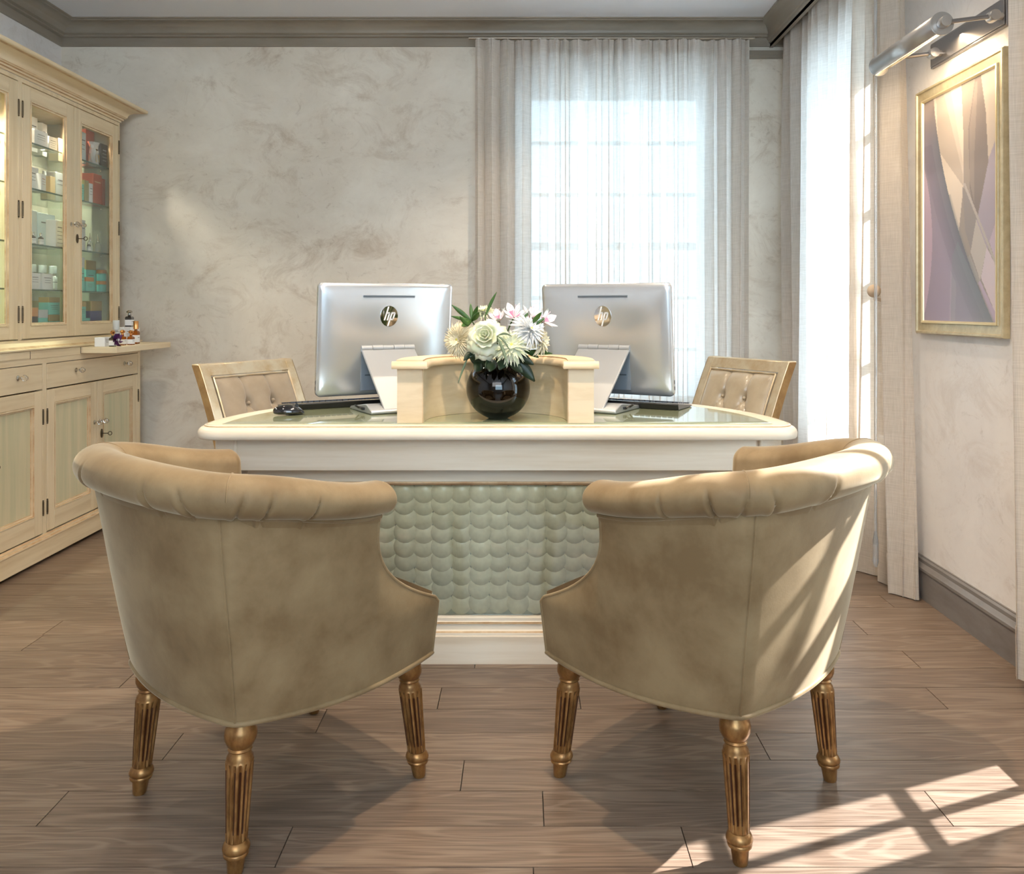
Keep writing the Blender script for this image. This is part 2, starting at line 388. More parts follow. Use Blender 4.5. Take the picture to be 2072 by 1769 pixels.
# baseboards
BP = [(0, 0), (0.020, 0), (0.020, 0.108), (0.026, 0.112), (0.026, 0.122), (0.020, 0.127), (0.017, 0.134), (0.013, 0.137), (0.013, 0.150), (0.006, 0.156), (0.006, 0.160), (0, 0.160)]
for nm, path in (('baseboard_right', [(XR, YB), (XR, W3[1]+0.12), (XR, YF)]), ('baseboard_back', [(XL, YB), (XR, YB)]), ('baseboard_left', [(XL, YF), (XL, YB)])):
    b = new(); sweep(b, BP, [(x, y, 0) for x, y in path]); o = obj(nm, b, 'baseboard'); tag(o, None, kind='structure')
# windows
mat('win_paint', (236,238,236), 0.4)
def window(name, axis, u0, u1, z0, z1, plane, cols, rows, label, casing=0.09):
    """sash window; axis 'y' = in the back wall (plane y, room at smaller y), 'x' = in the right wall"""
    def P(bm, a0, a1, d0, d1, q0, q1):
        if axis == 'y': return box(bm, a0, a1, plane+d0, plane+d1, q0, q1)
        return box(bm, plane+d0, plane+d1, a0, a1, q0, q1)
    t = thing(name, label, None); t['kind'] = 'structure'
    b = new(); c = casing
    P(b, u0-c, u0, -0.02, 0, z0-c, z1+c); P(b, u1, u1+c, -0.02, 0, z0-c, z1+c); P(b, u0, u1, -0.02, 0, z1, z1+c); P(b, u0-c, u1+c, -0.05, 0, z0-0.03, z0)
    obj('window_casing', b, 'win_paint', t, bevel=0.003)
    s = 0.055; b = new(); D0, D1 = 0.16, 0.20
    P(b, u0, u0+s, D0, D1, z0, z1); P(b, u1-s, u1, D0, D1, z0, z1); P(b, u0+s, u1-s, D0, D1, z0, z0+s+0.03); P(b, u0+s, u1-s, D0, D1, z1-s-0.05, z1)
    zm = (z0+z1)/2; P(b, u0+s, u1-s, D0, D1, zm-0.022, zm+0.022)
    obj('sash', b, 'win_paint', t, bevel=0.003)
    for i in range(1, cols):
        a = u0+s+(u1-u0-2*s)*i/cols; b = new(); P(b, a-0.011, a+0.011, D0+0.005, D1-0.005, z0+s, z1-s); obj('muntin', b, 'win_paint', t)
    for j in range(1, rows):
        if rows % 2 == 0 and j == rows//2: continue
        q = z0+s+(z1-z0-2*s)*j/rows; b = new(); P(b, u0+s, u1-s, D0+0.006, D1-0.006, q-0.011, q+0.011); obj('muntin', b, 'win_paint', t)
    b = new(); P(b, u0+s, u1-s, 0.178, 0.182, z0+s, z1-s); obj('glass_pane', b, 'pane', t)
    return t
window('window_1', 'y', *W1[:2], *W1[2:], YB, 3, 6, 'white sash window behind the back wall curtains')
window('window_2', 'x', *W2[:2], *W2[2:], XR, 2, 6, 'white sash window behind the right wall curtains')
window('window_3', 'x', *W3[:2], *W3[2:], XR, 5, 5, 'sash window just outside the right edge of the picture')  # out of view; extra muntins added to streak the sunlight on the floor
# ------------------------------------------------------------------ curtains
def curtain(name, label, m, P0, P1, z0, z1, folds, amp, seed, nrm, flare=0.0, group='sheer linen curtains', hemh=0.09):
    """hangs from P0 to P1 (x, y); nrm = unit vector into the room"""
    rnd = random.Random(seed); n = folds*14; P0 = Vector(P0); P1 = Vector(P1); D = P1-P0; Ln = D.length
    nr = Vector(nrm)
    nr3 = Vector((nr.x, nr.y, 0))
    # fold phases with uneven widths
    ws = [rnd.uniform(0.6, 1.5) for _ in range(folds)]; tot = sum(ws); edges = [0]
    for q in ws: edges.append(edges[-1]+q/tot)
    am = [rnd.uniform(0.55, 1.25) for _ in range(folds+1)]; dr = [rnd.uniform(-0.5, 0.5) for _ in range(folds+1)]
    rows = []; NZ = 34
    for iz in range(NZ+1):
        t = iz/NZ; z = z1+(z0-z1)*t; row = []
        for i in range(n+1):
            u = i/n; k = 0
            while k < folds-1 and edges[k+1] < u: k += 1
            f = (u-edges[k])/(edges[k+1]-edges[k]); A = am[k]*(1-f)+am[k+1]*f
            top = math.exp(-t*9)
            ph = 2*PI*f
            off = amp*A*(0.55+0.45*(1-top))*math.sin(ph)*(1-0.25*t) + amp*0.35*math.sin(3*ph+k)*top*0.6
            side = amp*0.38*A*math.sin(2*ph)*(0.4+0.6*t) + dr[k]*t*t*Ln*0.012 + flare*t*t*(u-0.5)
            p = P0 + D*u + D.normalized()*side*(1 if 0.02 < u < 0.98 else 0.3) + nr*(off + 0.012*math.sin(5*u*PI+3*t))
            row.append(Vector((p.x, p.y, z)))
        rows.append(row)
    t_ = thing(name, label, 'curtain', (P0.x, P0.y, 0), 0, group)
    b = new(); grid(b, rows); obj('fabric', b, m, t_, world=True, fix=False)
    # doubled hem at the foot
    hz = int(NZ*(hemh/(z1-z0)))+1
    b = new(); grid(b, [[p + nr3*0.003 for p in r] for r in rows[NZ-hz:]]); obj('hem', b, m, t_, world=True, fix=False)
    b = new(); grid(b, [[p - nr3*0.004 for p in r] for r in rows[:2]]); obj('heading_tape', b, m, t_, world=True, fix=False)
    return t_
YC = YB-0.15
curtain('curtain', 'left sheer beige curtain panel of the back window, beside the plaster wall', 'linen', (-0.262, YC), (0.53, YC), 0.03, 2.625, 10, 0.038, 3, (0, -1))
curtain('curtain', 'right sheer beige curtain panel of the back window, behind the right screen', 'linen', (0.525, YC), (1.265, YC), 0.03, 2.625, 10, 0.038, 8, (0, -1))
XCU = XR-0.09
curtain('curtain', 'brightly backlit sheer curtain panel on the right wall, nearest the corner', 'linen', (XCU, YB-0.12), (XCU, 3.78), 0.03, 2.66, 9, 0.032, 12, (-1, 0))
curtain('curtain', 'bunched linen curtain panel on the right wall left of the picture', 'linen_dense', (XCU-0.01, 3.78), (XCU, 3.42), 0.004, 2.66, 4, 0.042, 5, (-1, 0), flare=0.22)
curtain('curtain', 'linen curtain cut off by the right picture edge, right of the framed picture', 'linen_dense', (XCU+0.0, 2.60), (XCU, 2.33), 0.03, 2.66, 3, 0.035, 9, (-1, 0))
curtain('curtain', 'unseen linen curtain panel added to narrow the sunlight from the right', 'linen_dense', (XCU, 2.03), (XCU, 1.55), 0.03, 2.66, 4, 0.035, 19, (-1, 0))  # added out of view to trim the sun patch on the floor
mat('rod', (150,140,126), 0.3, 0.8)
b = new(); tube(b, [(-0.30, YC+0.02, 2.64), (1.30, YC+0.02, 2.64)], 0.009, 8)
tag(obj('curtain_track', b, 'rod'), 'slim curtain track under the back crown moulding', 'curtain track')
b = new(); tube(b, [(XCU+0.01, YB-0.02, 2.675), (XCU+0.01, 1.5, 2.675)], 0.009, 8)
tag(obj('curtain_track', b, 'rod'), 'curtain track under the deep crown of the right wall', 'curtain track')
# clear draw wand
mat('acrylic', (240,244,248), 0.05, trans=0.75, ior=1.45)
t = thing('draw_wand', 'clear acrylic draw wand hanging on the bunched curtain left of the picture', 'curtain wand', (XCU-0.075, 3.46, 0.1))
b = new(); tube(b, [(0, 0, 0.09), (0, 0, 2.45)], 0.006, 8); obj('rod', b, 'acrylic', t)
b = new(); lathe(b, [(0.006, 0), (0.012, 0.02), (0.011, 0.10), (0.006, 0.14)], 10); obj('grip', b, 'acrylic', t)
b = new(); tube(b, [(0, 0, 2.45), (0.0, 0, 2.50), (0.02, 0, 2.52)], 0.003, 6); obj('hook', b, 'acrylic', t)
# holdbacks
mat('holdback', (216,190,160), 0.45)
def holdback(label, loc, rotz, L=0.115):
    t = thing('curtain_holdback', label, 'curtain holdback', loc, rotz, 'curtain holdbacks')
    b = new(); bmesh.ops.create_uvsphere(b, u_segments=18, v_segments=12, radius=0.027); bmesh.ops.translate(b, verts=b.verts, vec=(0, -L, 0.018)); obj('ball_end', b, 'holdback', t, smooth=True)
    b = new(); pts = []
    for k in range(13):
        a = k/12; pts.append((0.10*math.sin(a*PI*0.55)*0 + 0.0 + 0.055*math.sin(a*PI), -L+L*a, -0.012-0.028*math.sin(a*PI)+0.012*a*2))
    tube(b, pts, 0.0065, 8); obj('hook_arm', b, 'holdback', t)
    b = new(); lathe(b, [(0.022, 0), (0.022, 0.006), (0.01, 0.01)], 16, M=Matrix.Translation((0, 0, 0.012-0.0)) @ Matrix.Rotation(PI/2, 4, 'X')); obj('wall_rosette', b, 'holdback', t)
holdback('holdback hook with ball end before the bunched curtain left of the picture', (XR, 3.63, 1.18), R(-53), 0.185)
holdback('holdback dimly seen through the left end of the back curtains', (-0.22, YB, 1.15), 0, 0.075)
holdback('holdback dimly seen through the right end of the back curtains', (1.20, YB, 1.15), 0, 0.075)
holdback('holdback dimly seen behind the right wall curtain beside the corner', (XR, 4.75, 1.15), R(-90), 0.05)
holdback('holdback at the picture edge right of the framed picture', (XR, 2.52, 1.16), R(-90), 0.05)

# ------------------------------------------------------------------ display cabinet
XU, XB, CZ = -2.24, -2.13, 0
Y0, Y1 = 2.93, 4.85
cab = thing('display_cabinet', 'tall cream glazed display cabinet with brown-rubbed edges along the left wall', 'cabinet', (XB, (Y0+Y1)/2, 0))
W = dict(parent=cab, world=True)
BAYS = [(2.965, 3.865), (3.895, 4.822)]
# base carcass
b = new(); XW = XL+0.005
box(b, XW, XB-0.03, Y0+0.02, Y1-0.02, 0.02, 0.12); box(b, XW, XW+0.02, Y0, Y1, 0.10, 0.94)
for ya, yb in ((Y0, 2.965), (3.865, 3.895), (4.822, Y1)): box(b, XB-0.03, XB-0.0004, ya, yb, 0.115, 0.884)
for ya, yb in ((Y0, Y0+0.02), (Y1-0.02, Y1)): box(b, XW, XB-0.03, ya, yb, 0.02, 0.94)
obj('base_carcass', b, 'paint_v', bevel=0.0015, **W)
b = new(); box(b, XB-0.05, XB-0.032, Y0+0.02, Y1-0.02, 0.12, 0.93); obj('gap_shade_backing', b, 'gap', **W)  # dark sheet behind the doors, colours in the shade of their gaps
b = new(); box(b, XW, XB-0.04, Y0+0.03, Y1-0.03, 0.0, 0.022); obj('toe_kick', b, 'shadow_kick', **W)  # recessed block, shade under the plinth put into its dark colour
# plinth with moulding
b = new(); sweep(b, [(0, 0.018), (0.012, 0.018), (0.012, 0.098), (0.016, 0.101), (0.016, 0.107), (0.010, 0.112), (0.010, 0.118), (0.003, 0.124), (0, 0.124)], [(XB, Y0, 0), (XB, Y1, 0), (XW, Y1, 0)], pm=[0,0,1,0,1,0,1,0], side=1)
obj('plinth', b, ['paint_h', 'glaze'], **W)
# counter and waist moulding
b = new(); sweep(b, [(0, 0.882), (0.0, 0.9065), (0.002, 0.907), (0.002, 0.9425), (0.0, 0.943), (0.008, 0.945), (0.008, 0.951), (-0.01, 0.953), (-0.02, 0.962), (-0.04, 0.966), (-0.05, 0.972), (-0.09, 0.975), (-0.09, 0.984), (-0.12, 0.984)], [(XB, Y0, 0), (XB, Y1, 0), (XW+0.13, Y1, 0)], pm=[0,1,0,1,0,0,0,1,0,0,0,0,0])
obj('waist_moulding', b, ['paint_h', 'glaze'], **W)
b = new(); box(b, XW, XB-0.005, Y0+0.004, Y1-0.004, 0.925, 0.944); obj('counter', b, 'paint_h', **W)
for y in (4.19, 3.76):   # slot ends beside the pull-out slides
    b = new(); box(b, XB-0.02, XB+0.0028, y-0.0015, y+0.0015, 0.909, 0.941); obj('slot_joint', b, 'gap', **W)
def drawer(y0, y1, knobs):
    g = 0.002; b = new(); box(b, XB-0.02, XB, y0+g, y1-g, 0.768, 0.879); d = obj('drawer', b, 'paint_h', bevel=0.002, **W)
    for y in knobs: knob(d, XB, y, 0.833)
def knob(parent, x, y, z, r=0.013):
    b = new(); M = Matrix.Translation((x, y, z)) @ Matrix.Rotation(PI/2, 4, 'Y')
    lathe(b, [(0.011, 0), (0.011, 0.003), (0.005, 0.006), (0.005, 0.018)], 12, M=M); k = obj('knob_stem', b, 'chrome', parent)
    fixw(k, parent); b = new()
    lathe(b, [(0.006, 0.018), (r, 0.026), (r, 0.034), (0.007, 0.042)], 8, M=M)
    q = obj('crystal_knob', b, 'crystal', parent); fixw(q, parent)
    for p in q.data.polygons: p.use_smooth = False
def fixw(o, parent):
    # parent is itself a world-built child of cab: cancel cab's offset
    o.matrix_parent_inverse = Matrix.Identity(4)
    return o
drawer(3.897, 4.820, [4.15, 4.655]); drawer(2.967, 3.863, [3.22, 3.67])
def door(name, X, y0, y1, z0, z1, st, top, bot, kind, th=0.022):
    g = 0.0018; y0 += g; y1 -= g; z0 += g; z1 -= g
    b = new(); box(b, X-th, X, y0, y0+st, z0, z1); box(b, X-th, X, y1-st, y1, z0, z1); box(b, X-th, X, y0+st, y1-st, z0, z0+bot, 1); box(b, X-th, X, y0+st, y1-st, z1-top, z1, 1)
    d = obj(name, b, ['paint_v', 'paint_h'], bevel=0.0015, **W)
    a0, a1, c0, c1 = y0+st, y1-st, z0+bot, z1-top
    # sticking: stepped bead round the opening
    b = new()
    def ring(i0, x0, i1, x1, mi):
        q0 = [(x0, a0+i0, c0+i0), (x0, a1-i0, c0+i0), (x0, a1-i0, c1-i0), (x0, a0+i0, c1-i0)]
        q1 = [(x1, a0+i1, c0+i1), (x1, a1-i1, c0+i1), (x1, a1-i1, c1-i1), (x1, a0+i1, c1-i1)]
        V0 = [b.verts.new(p) for p in q0]; V1 = [b.verts.new(p) for p in q1]
        for k in range(4): b.faces.new((V0[k], V0[(k+1) % 4], V1[(k+1) % 4], V1[k])).material_index = mi
    ring(0, X, 0.001, X+0.002, 1); ring(0.001, X+0.002, 0.006, X+0.002, 0); ring(0.006, X+0.002, 0.008, X-0.005, 1); ring(0.008, X-0.005, 0.014, X-0.006, 0); ring(0.014, X-0.006, 0.016, X-0.012, 1)
    fixw(obj('door_bead', b, ['paint_v', 'glaze'], d, fix=False), d)
    b = new()
    if kind == 'glass': box(b, X-0.014, X-0.010, a0+0.008, a1-0.008, c0+0.008, c1-0.008); fixw(obj('glass_pane', b, 'cab_pane', d), d)
    else: box(b, X-0.02, X-0.0115, a0, a1, c0, c1); fixw(obj('door_panel', b, 'panel_green', d), d)
    return d
def hinge(d, X, y, z, h=0.055):
    b = new(); tube(b, [(X+0.002, y, z-h/2), (X+0.002, y, z+h/2)], 0.0042, 8)
    for q in (-h/2-0.004, h/2+0.004): lathe(b, [(0.0025, -0.003), (0.0045, 0), (0.0025, 0.003)], 8, (X+0.002, y, z+q))
    fixw(obj('hinge', b, 'brass_dark', d), d)
def lock(d, X, y, z, key=True):
    b = new(); M = Matrix.Translation((X, y, z)) @ Matrix.Rotation(PI/2, 4, 'Y') @ Matrix.Diagonal((1.9, 1, 1, 1))
    lathe(b, [(0.012, 0), (0.012, 0.0025), (0.008, 0.004)], 18, M=M); fixw(obj('escutcheon', b, 'brass_dark', d), d)
    if key:
        b = new(); tube(b, [(X, y, z), (X+0.034, y, z)], 0.0022, 8)
        pts = [(X+0.043+0.009*math.cos(a), y, z+0.009*math.sin(a)) for a in [k*PI/8 for k in range(16)]]
        tube(b, pts, 0.002, 6, closed=True); fixw(obj('key', b, 'brass_dark', d), d)
for (y0, y1, kn) in ((3.897, 4.358, 1), (4.358, 4.820, 2), (2.967, 3.415, 1), (3.415, 3.863, 2)):
    d = door('door', XB, y0, y1, 0.126, 0.764, 0.062, 0.062, 0.085, 'wood')
    hy = y0 if kn == 1 else y1
    for z in (0.24, 0.645): hinge(d, XB, hy, z)
    ky = y1-0.03 if kn == 1 else y0+0.03
    knob(d, XB, ky, 0.56)
    if kn == 2: lock(d, XB, y0+0.045, 0.495)
# upper carcass
b = new()
for ya, yb in ((Y0+0.012, Y0+0.03), (Y1-0.03, Y1-0.012)): box(b, XW, XU-0.02, ya, yb, 0.984, 2.16)
for ya, yb in ((Y0+0.01, 2.985), (3.865, 3.895), (4.825, Y1-0.01)): box(b, XU-0.026, XU, ya, yb, 0.984, 2.1598)
box(b, XU-0.026, XU-0.0006, Y0+0.012, Y1-0.012, 2.140, 2.1590); box(b, XW, XU-0.02, Y0+0.012, Y1-0.012, 2.145, 2.165)
box(b, XW, XU-0.026, 3.870, 3.890, 0.984, 2.145)
obj('upper_carcass', b, 'paint_v', bevel=0.0015, **W)
mat('cabinet_lining', (178,178,158), 0.5, alt=(160,160,140), ascale=(3,20,2))
b = new(); box(b, XW, XW+0.015, Y0+0.03, Y1-0.03, 0.99, 2.144); obj('lining_back', b, 'cabinet_lining', **W)
b = new(); box(b, XW+0.015, XU-0.028, Y1-0.033, Y1-0.0302, 0.991, 2.144); obj('lining_side', b, 'cabinet_lining', **W)
b = new(); box(b, XW, XU-0.024, Y0+0.02, Y1-0.02, 0.98, 0.99); obj('cabinet_floor', b, 'paint_h', **W)
for (y0, y1, kn) in ((3.895, 4.346, 1), (4.346, 4.825, 2), (2.985, 3.425, 1), (3.425, 3.865, 2)):
    d = door('door', XU, y0, y1, 0.988, 2.138, 0.066, 0.062, 0.056, 'glass')
    hy = y0 if kn == 1 else y1
    for z in (1.10, 1.57, 2.02): hinge(d, XU, hy, z, 0.062)
    knob(d, XU, (y1-0.028) if kn == 1 else (y0+0.036), 1.545)
    if kn == 2: lock(d, XU, y0+0.03, 1.478)
# cornice
prof = [(0, 2.160), (0.006, 2.160), (0.006, 2.170), (0.016, 2.172), (0.016, 2.180), (0.024, 2.183), (0.026, 2.187)]
for k in range(8):
    t = k/7*PI/2; prof.append((0.030+0.070*(1-math.cos(t)), 2.190+0.040*math.sin(t)))
prof += [(0.106, 2.232), (0.110, 2.236), (0.110, 2.248), (0, 2.248)]
pm = [0]*(len(prof)-1)
for q in (2, 4, 6, 13): pm[q] = 1
b = new(); sweep(b, prof, [(XU, Y0+0.01, 0), (XU, Y1-0.012, 0), (XW+0.02, Y1-0.012, 0)], pm=pm); obj('cornice', b, ['paint_h', 'glaze'], **W)
SH = [1.217, 1.428, 1.686, 1.897]
for z in SH:
    for y0, y1 in ((3.905, 4.815), (2.99, 3.86)):
        b = new(); box(b, XW+0.03, XU-0.033, y0, y1, z-0.007, z); s = obj('glass_shelf', b, 'shelf_pane', **W)
        b = new(); box(b, XU-0.0332, XU-0.0315, y0, y1, z-0.0072, z+0.0002); fixw(obj('shelf_edge', b, 'glass_edge', s), s)
        for yy in (y0+0.006, y1-0.006): b = new(); lathe(b, [(0.004, -0.014), (0.004, -0.0075)], 8, (XU-0.09, yy, z)); fixw(obj('shelf_pin', b, 'chrome', s), s)
mat('bulb_glow', (255,238,200), 0.3, emit=(255,226,180), estr=14)
for y in (4.10, 4.58, 3.2, 3.64):
    b = new(); lathe(b, [(0.032, 2.140), (0.032, 2.146)], 18, (-2.40, y, 0)); q = obj('puck_light', b, 'chrome', **W)
    b = new(); lathe(b, [(0.02, 2.137), (0.024, 2.1405)], 16, (-2.40, y, 0)); fixw(obj('light_lens', b, 'bulb_glow', q), q)
    spot('cabinet_bulb', (-2.38, y, 2.125), 48, (1, 0.88, 0.72), 128, 0.8, 0.015)
# pull-out slides
SL_TOP = 0.9405
b = new(); box(b, XB-0.10, -1.955, 4.193, 4.835, 0.911, SL_TOP)
obj('pull_out_slide', b, 'paint_h', bevel=0.0015, **W)
b = new(); box(b, XB-0.10, XB+0.004, 3.2, 3.757, 0.911, SL_TOP); obj('pull_out_slide', b, 'paint_h', bevel=0.0015, **W)

# ------------------------------------------------------------------ products in the cabinet
for nm, c, kw in (('p_white', (240,240,240), {}), ('p_grey', (196,200,200), {}), ('p_teal', (112,206,192), {}), ('p_navy', (34,44,112), {}), ('p_gold', (196,170,110), dict(metal=0.6, rough=0.3)),
                  ('p_red', (176,72,44), {}), ('p_olive', (160,150,98), {}), ('p_orange', (206,140,74), {}), ('p_black', (34,32,34), {}), ('p_tan', (206,180,140), {}), ('p_print', (92,92,98), {}), ('p_ltblue', (200,214,220), {})):
    mat(nm, c, kw.get('rough', 0.4), kw.get('metal', 0))
mat('amber', (190,104,30), 0.06, trans=0.55, ior=1.45); mat('dark_glass', (30,22,24), 0.05, coat=1); mat('clear_glass', (235,240,240), 0.05, trans=0.85, ior=1.45)
mat('copper_cap', (222,160,100), 0.22, 1.0); mat('frost', (220,220,222), 0.25, trans=0.4, ior=1.4); mat('orchid', (92,26,96), 0.55, alt=(60,14,66), ascale=(60,60,60))
PX = -2.295
def ypos(px, x=PX): return -x*F/(CX-px)
def carton(label, px0, px1, z, h, m, x=PX, dep=0.05, lid=None, lines=3, group='cartons in the cabinet', ang=0, stripe='p_print', cat='box'):
    ya, yb = ypos(px0, x), ypos(px1, x); wd = yb-ya; yc = (ya+yb)/2
    t = thing('carton', label, cat, (x-dep/2, yc, z), ang, group)
    b = new(); hh = h if not lid else h*0.7; box(b, -dep/2, dep/2, -wd/2, wd/2, 0, hh); obj('body', b, m, t, bevel=0.0012)
    if lid:
        b = new(); box(b, -dep/2-0.0006, dep/2+0.0006, -wd/2-0.0006, wd/2+0.0006, hh, h); obj('lid', b, lid, t, bevel=0.0012)
    if lines:
        b = new(); r = random.Random(len(label)+px0)
        for k in range(lines):
            zz = hh*(0.72-0.14*k); ww = wd*r.uniform(0.25, 0.36)
            box(b, dep/2+0.0002, dep/2+0.0007, -ww, ww, zz, zz+max(0.0016, hh*0.018*(2 if k == 0 else 1)))
        obj('print_lines', b, stripe, t)
    return t
def bottle(label, px, z, h, r, body, cap, x=PX, neck=0.35, label_m='p_white', group='bottles in the cabinet', loc=None, sq=False, ballcap=False, capr=None):
    L_ = loc or (x-r, ypos(px, x), z)
    t = thing('bottle', label, 'bottle', L_, 0, group)
    b = new(); bh = h*(1-neck)
    lathe(b, [(r*0.9, 0), (r, 0.003), (r, bh*0.86), (r*0.82, bh*0.95), (r*0.4, bh), (r*0.36, bh+h*neck*0.3)], 4 if sq else 20, M=Matrix.Rotation(PI/4, 4, 'Z') if sq else None)
    o = obj('bottle_body', b, body, t)
    if sq:
        for p in o.data.polygons: p.use_smooth = False
    b = new()
    if ballcap: lathe(b, [(r*0.3, bh+h*neck*0.28), (r*0.3, bh+h*neck*0.45), (r*0.62, bh+h*neck*0.6), (r*0.66, bh+h*neck*0.78), (r*0.3, h)], 16)
    else:
        cr = capr or r*0.5; lathe(b, [(cr, bh+h*neck*0.15), (cr, h-0.002), (cr*0.9, h)], 16)
    obj('cap', b, cap, t)
    if label_m:
        b = new(); q = 0.72 if sq else 1.01
        if sq:
            box(b, -r*0.72, r*0.72, -r*0.725, r*0.725, bh*0.12, bh*0.66)
            obj('paper_label', b, label_m, t); b = new(); box(b, -r*0.5, r*0.728, -r*0.5, r*0.5, bh*0.46, bh*0.50); obj('print_lines', b, 'p_print', t)
        else:
            lathe(b, [(r*1.012, bh*0.15), (r*1.012, bh*0.72)], 20, caps=False); obj('paper_label', b, label_m, t)
            b = new(); lathe(b, [(r*1.02, bh*0.52), (r*1.02, bh*0.56)], 20, caps=False); obj('print_lines', b, 'p_print', t)
    return t
Z = [0.991] + [s+0.0005 for s in SH]
# lowest level
ZB = Z[0]
def stack(z, h): return z+h+0.0006
carton('orange-lidded dark carton, bottom shelf at the far left of the middle door', 60, 77, ZB, 0.14, 'p_black', lid='p_orange', lines=0)
carton('grey-lidded teal carton on the bottom shelf beside the orange one', 78, 97, ZB, 0.13, 'p_teal', lid='p_grey', lines=2)
carton('lower gold-topped teal carton of the stack on the bottom shelf, middle door', 99, 121, ZB, 0.105, 'p_teal', lid='p_gold')
carton('upper gold-topped teal carton stacked on another, bottom shelf, middle door', 99, 121, stack(ZB, 0.105), 0.085, 'p_teal', lid='p_gold')
carton('wide olive-lidded teal carton at the back of the bottom shelf, middle door', 64, 100, ZB, 0.175, 'p_teal', x=-2.47, lid='p_olive', lines=0)
carton('lower teal carton of the stack on the bottom shelf, right door', 163, 182, ZB, 0.085, 'p_teal', lid='p_teal')
carton('upper teal carton with gold top on the bottom shelf, right door', 163, 174, stack(ZB, 0.085), 0.085, 'p_teal', lid='p_gold')
carton('tall navy blue carton with gold top on the bottom shelf', 184, 206, ZB, 0.175, 'p_navy', lid='p_gold', lines=0)
# second level
for k, (a, c, lb) in enumerate(((61, 82, 'white carton in front of the leftmost grey-capped bottle'), (86, 107, 'white carton in front of the middle grey-capped bottle'))):
    carton(lb, a, c, Z[1], 0.078, 'p_white', x=-2.31, dep=0.035)
for px, lb in ((73, 'leftmost grey-capped bottle on the second shelf'), (94, 'middle grey-capped bottle on the second shelf'), (115, 'right grey-capped white bottle with no carton before it')):
    bottle(lb, px, Z[1], 0.125, 0.021, 'p_white', 'p_grey', x=-2.375, neck=0.36, capr=0.0195)
carton('tall narrow teal carton with grey top, second shelf, right door edge', 160, 171, Z[1], 0.175, 'p_teal', lid='p_grey')
carton('tallest teal carton with olive gold top, second shelf, right door', 174, 194, Z[1], 0.17, 'p_teal', x=-2.345, lid='p_gold')
carton('small teal carton with orange top before the tallest teal one', 174, 190, Z[1], 0.075, 'p_teal', x=-2.295, dep=0.035, lid='p_orange')
for k, lb in enumerate(('lower round teal jar with orange lid, second shelf', 'upper round teal jar stacked on another, second shelf')):
    t = thing('cream_jar', lb, 'jar', (PX-0.028, ypos(205, PX-0.028), Z[1]+k*0.0605), 0, 'teal jars')
    b = new(); lathe(b, [(0.024, 0), (0.025, 0.003), (0.025, 0.038), (0.022, 0.041)], 20); obj('jar_body', b, 'p_teal', t)
    b = new(); lathe(b, [(0.0255, 0.041), (0.0255, 0.058), (0.024, 0.06)], 20); obj('lid', b, 'p_orange', t)
# third level
carton('large pale blue carton with an emblem on the third shelf', 76, 111, Z[2], 0.175, 'p_ltblue', x=-2.40, dep=0.06, lines=1)
carton('large grey carton left of the pale blue one, third shelf', 52, 75, Z[2], 0.18, 'p_grey', x=-2.40, dep=0.06, lines=0)
carton('tall narrow white carton with printed lines, third shelf', 113, 129, Z[2], 0.135, 'p_white', lines=6)
for px, lb in ((59, 'leftmost dark dropper bottle on the third shelf'), (72, 'middle dark dropper bottle on the third shelf'), (88, 'right dark dropper bottle on the third shelf')):
    bottle(lb, px, Z[2], 0.062, 0.0125, 'dark_glass', 'chrome', x=-2.31, neck=0.3)
for px, lb in ((168, 'left small dark vial on the third shelf, right door'), (184, 'right small dark vial on the third shelf, right door')):
    bottle(lb, px, Z[2], 0.058, 0.0105, 'dark_glass', 'chrome', x=-2.31, neck=0.3)
for px, lb in ((182, 'left clear pointed dropper bottle behind the dark vials'), (198, 'right clear pointed dropper bottle, third shelf')):
    t = thing('dropper_bottle', lb, 'bottle', (-2.335, ypos(px, -2.335), Z[2]), 0, 'clear dropper bottles')
    b = new(); lathe(b, [(0.013, 0), (0.014, 0.003), (0.014, 0.05), (0.006, 0.062)], 16); obj('bottle_body', b, 'clear_glass', t)
    b = new(); lathe(b, [(0.0065, 0.062), (0.0065, 0.076), (0.003, 0.085), (0.0012, 0.105)], 12); obj('dropper_top', b, 'chrome', t)
carton('translucent grey carton behind the crystal knobs, third shelf', 161, 173, Z[2], 0.16, 'p_grey', lines=1)
# fourth level
carton('white carton at the left of the fourth shelf', 58, 78, Z[3], 0.115, 'p_white', x=-2.33)
carton('slightly turned white carton with red foot, fourth shelf', 80, 95, Z[3], 0.088, 'p_white', x=-2.31, ang=0.2, stripe='p_red')
carton('tan carton behind the white ones on the fourth shelf', 102, 112, Z[3], 0.12, 'p_tan', x=-2.42, lines=0)
carton('tall pale grey carton at the right of the fourth shelf, middle door', 113, 131, Z[3], 0.15, 'p_grey', x=-2.42, lines=2)
bottle('slim grey bottle behind the turned carton, fourth shelf', 97, Z[3], 0.15, 0.018, 'p_grey', 'p_grey', x=-2.45, label_m=None)
carton('narrow teal carton at the left edge of the right door, fourth shelf', 161, 170, Z[3], 0.09, 'p_teal')
carton('olive carton between teal and white ones, fourth shelf', 171, 180, Z[3], 0.115, 'p_olive', lines=0)
carton('narrow white carton in front of the red one, fourth shelf', 181, 188, Z[3], 0.105, 'p_white')
carton('large brick red carton on the fourth shelf', 189, 206, Z[3], 0.165, 'p_red', lines=1, dep=0.09, stripe='p_tan')
carton('thin red carton right of the large one, fourth shelf', 207, 213, Z[3], 0.15, 'p_red', lines=0, dep=0.09)
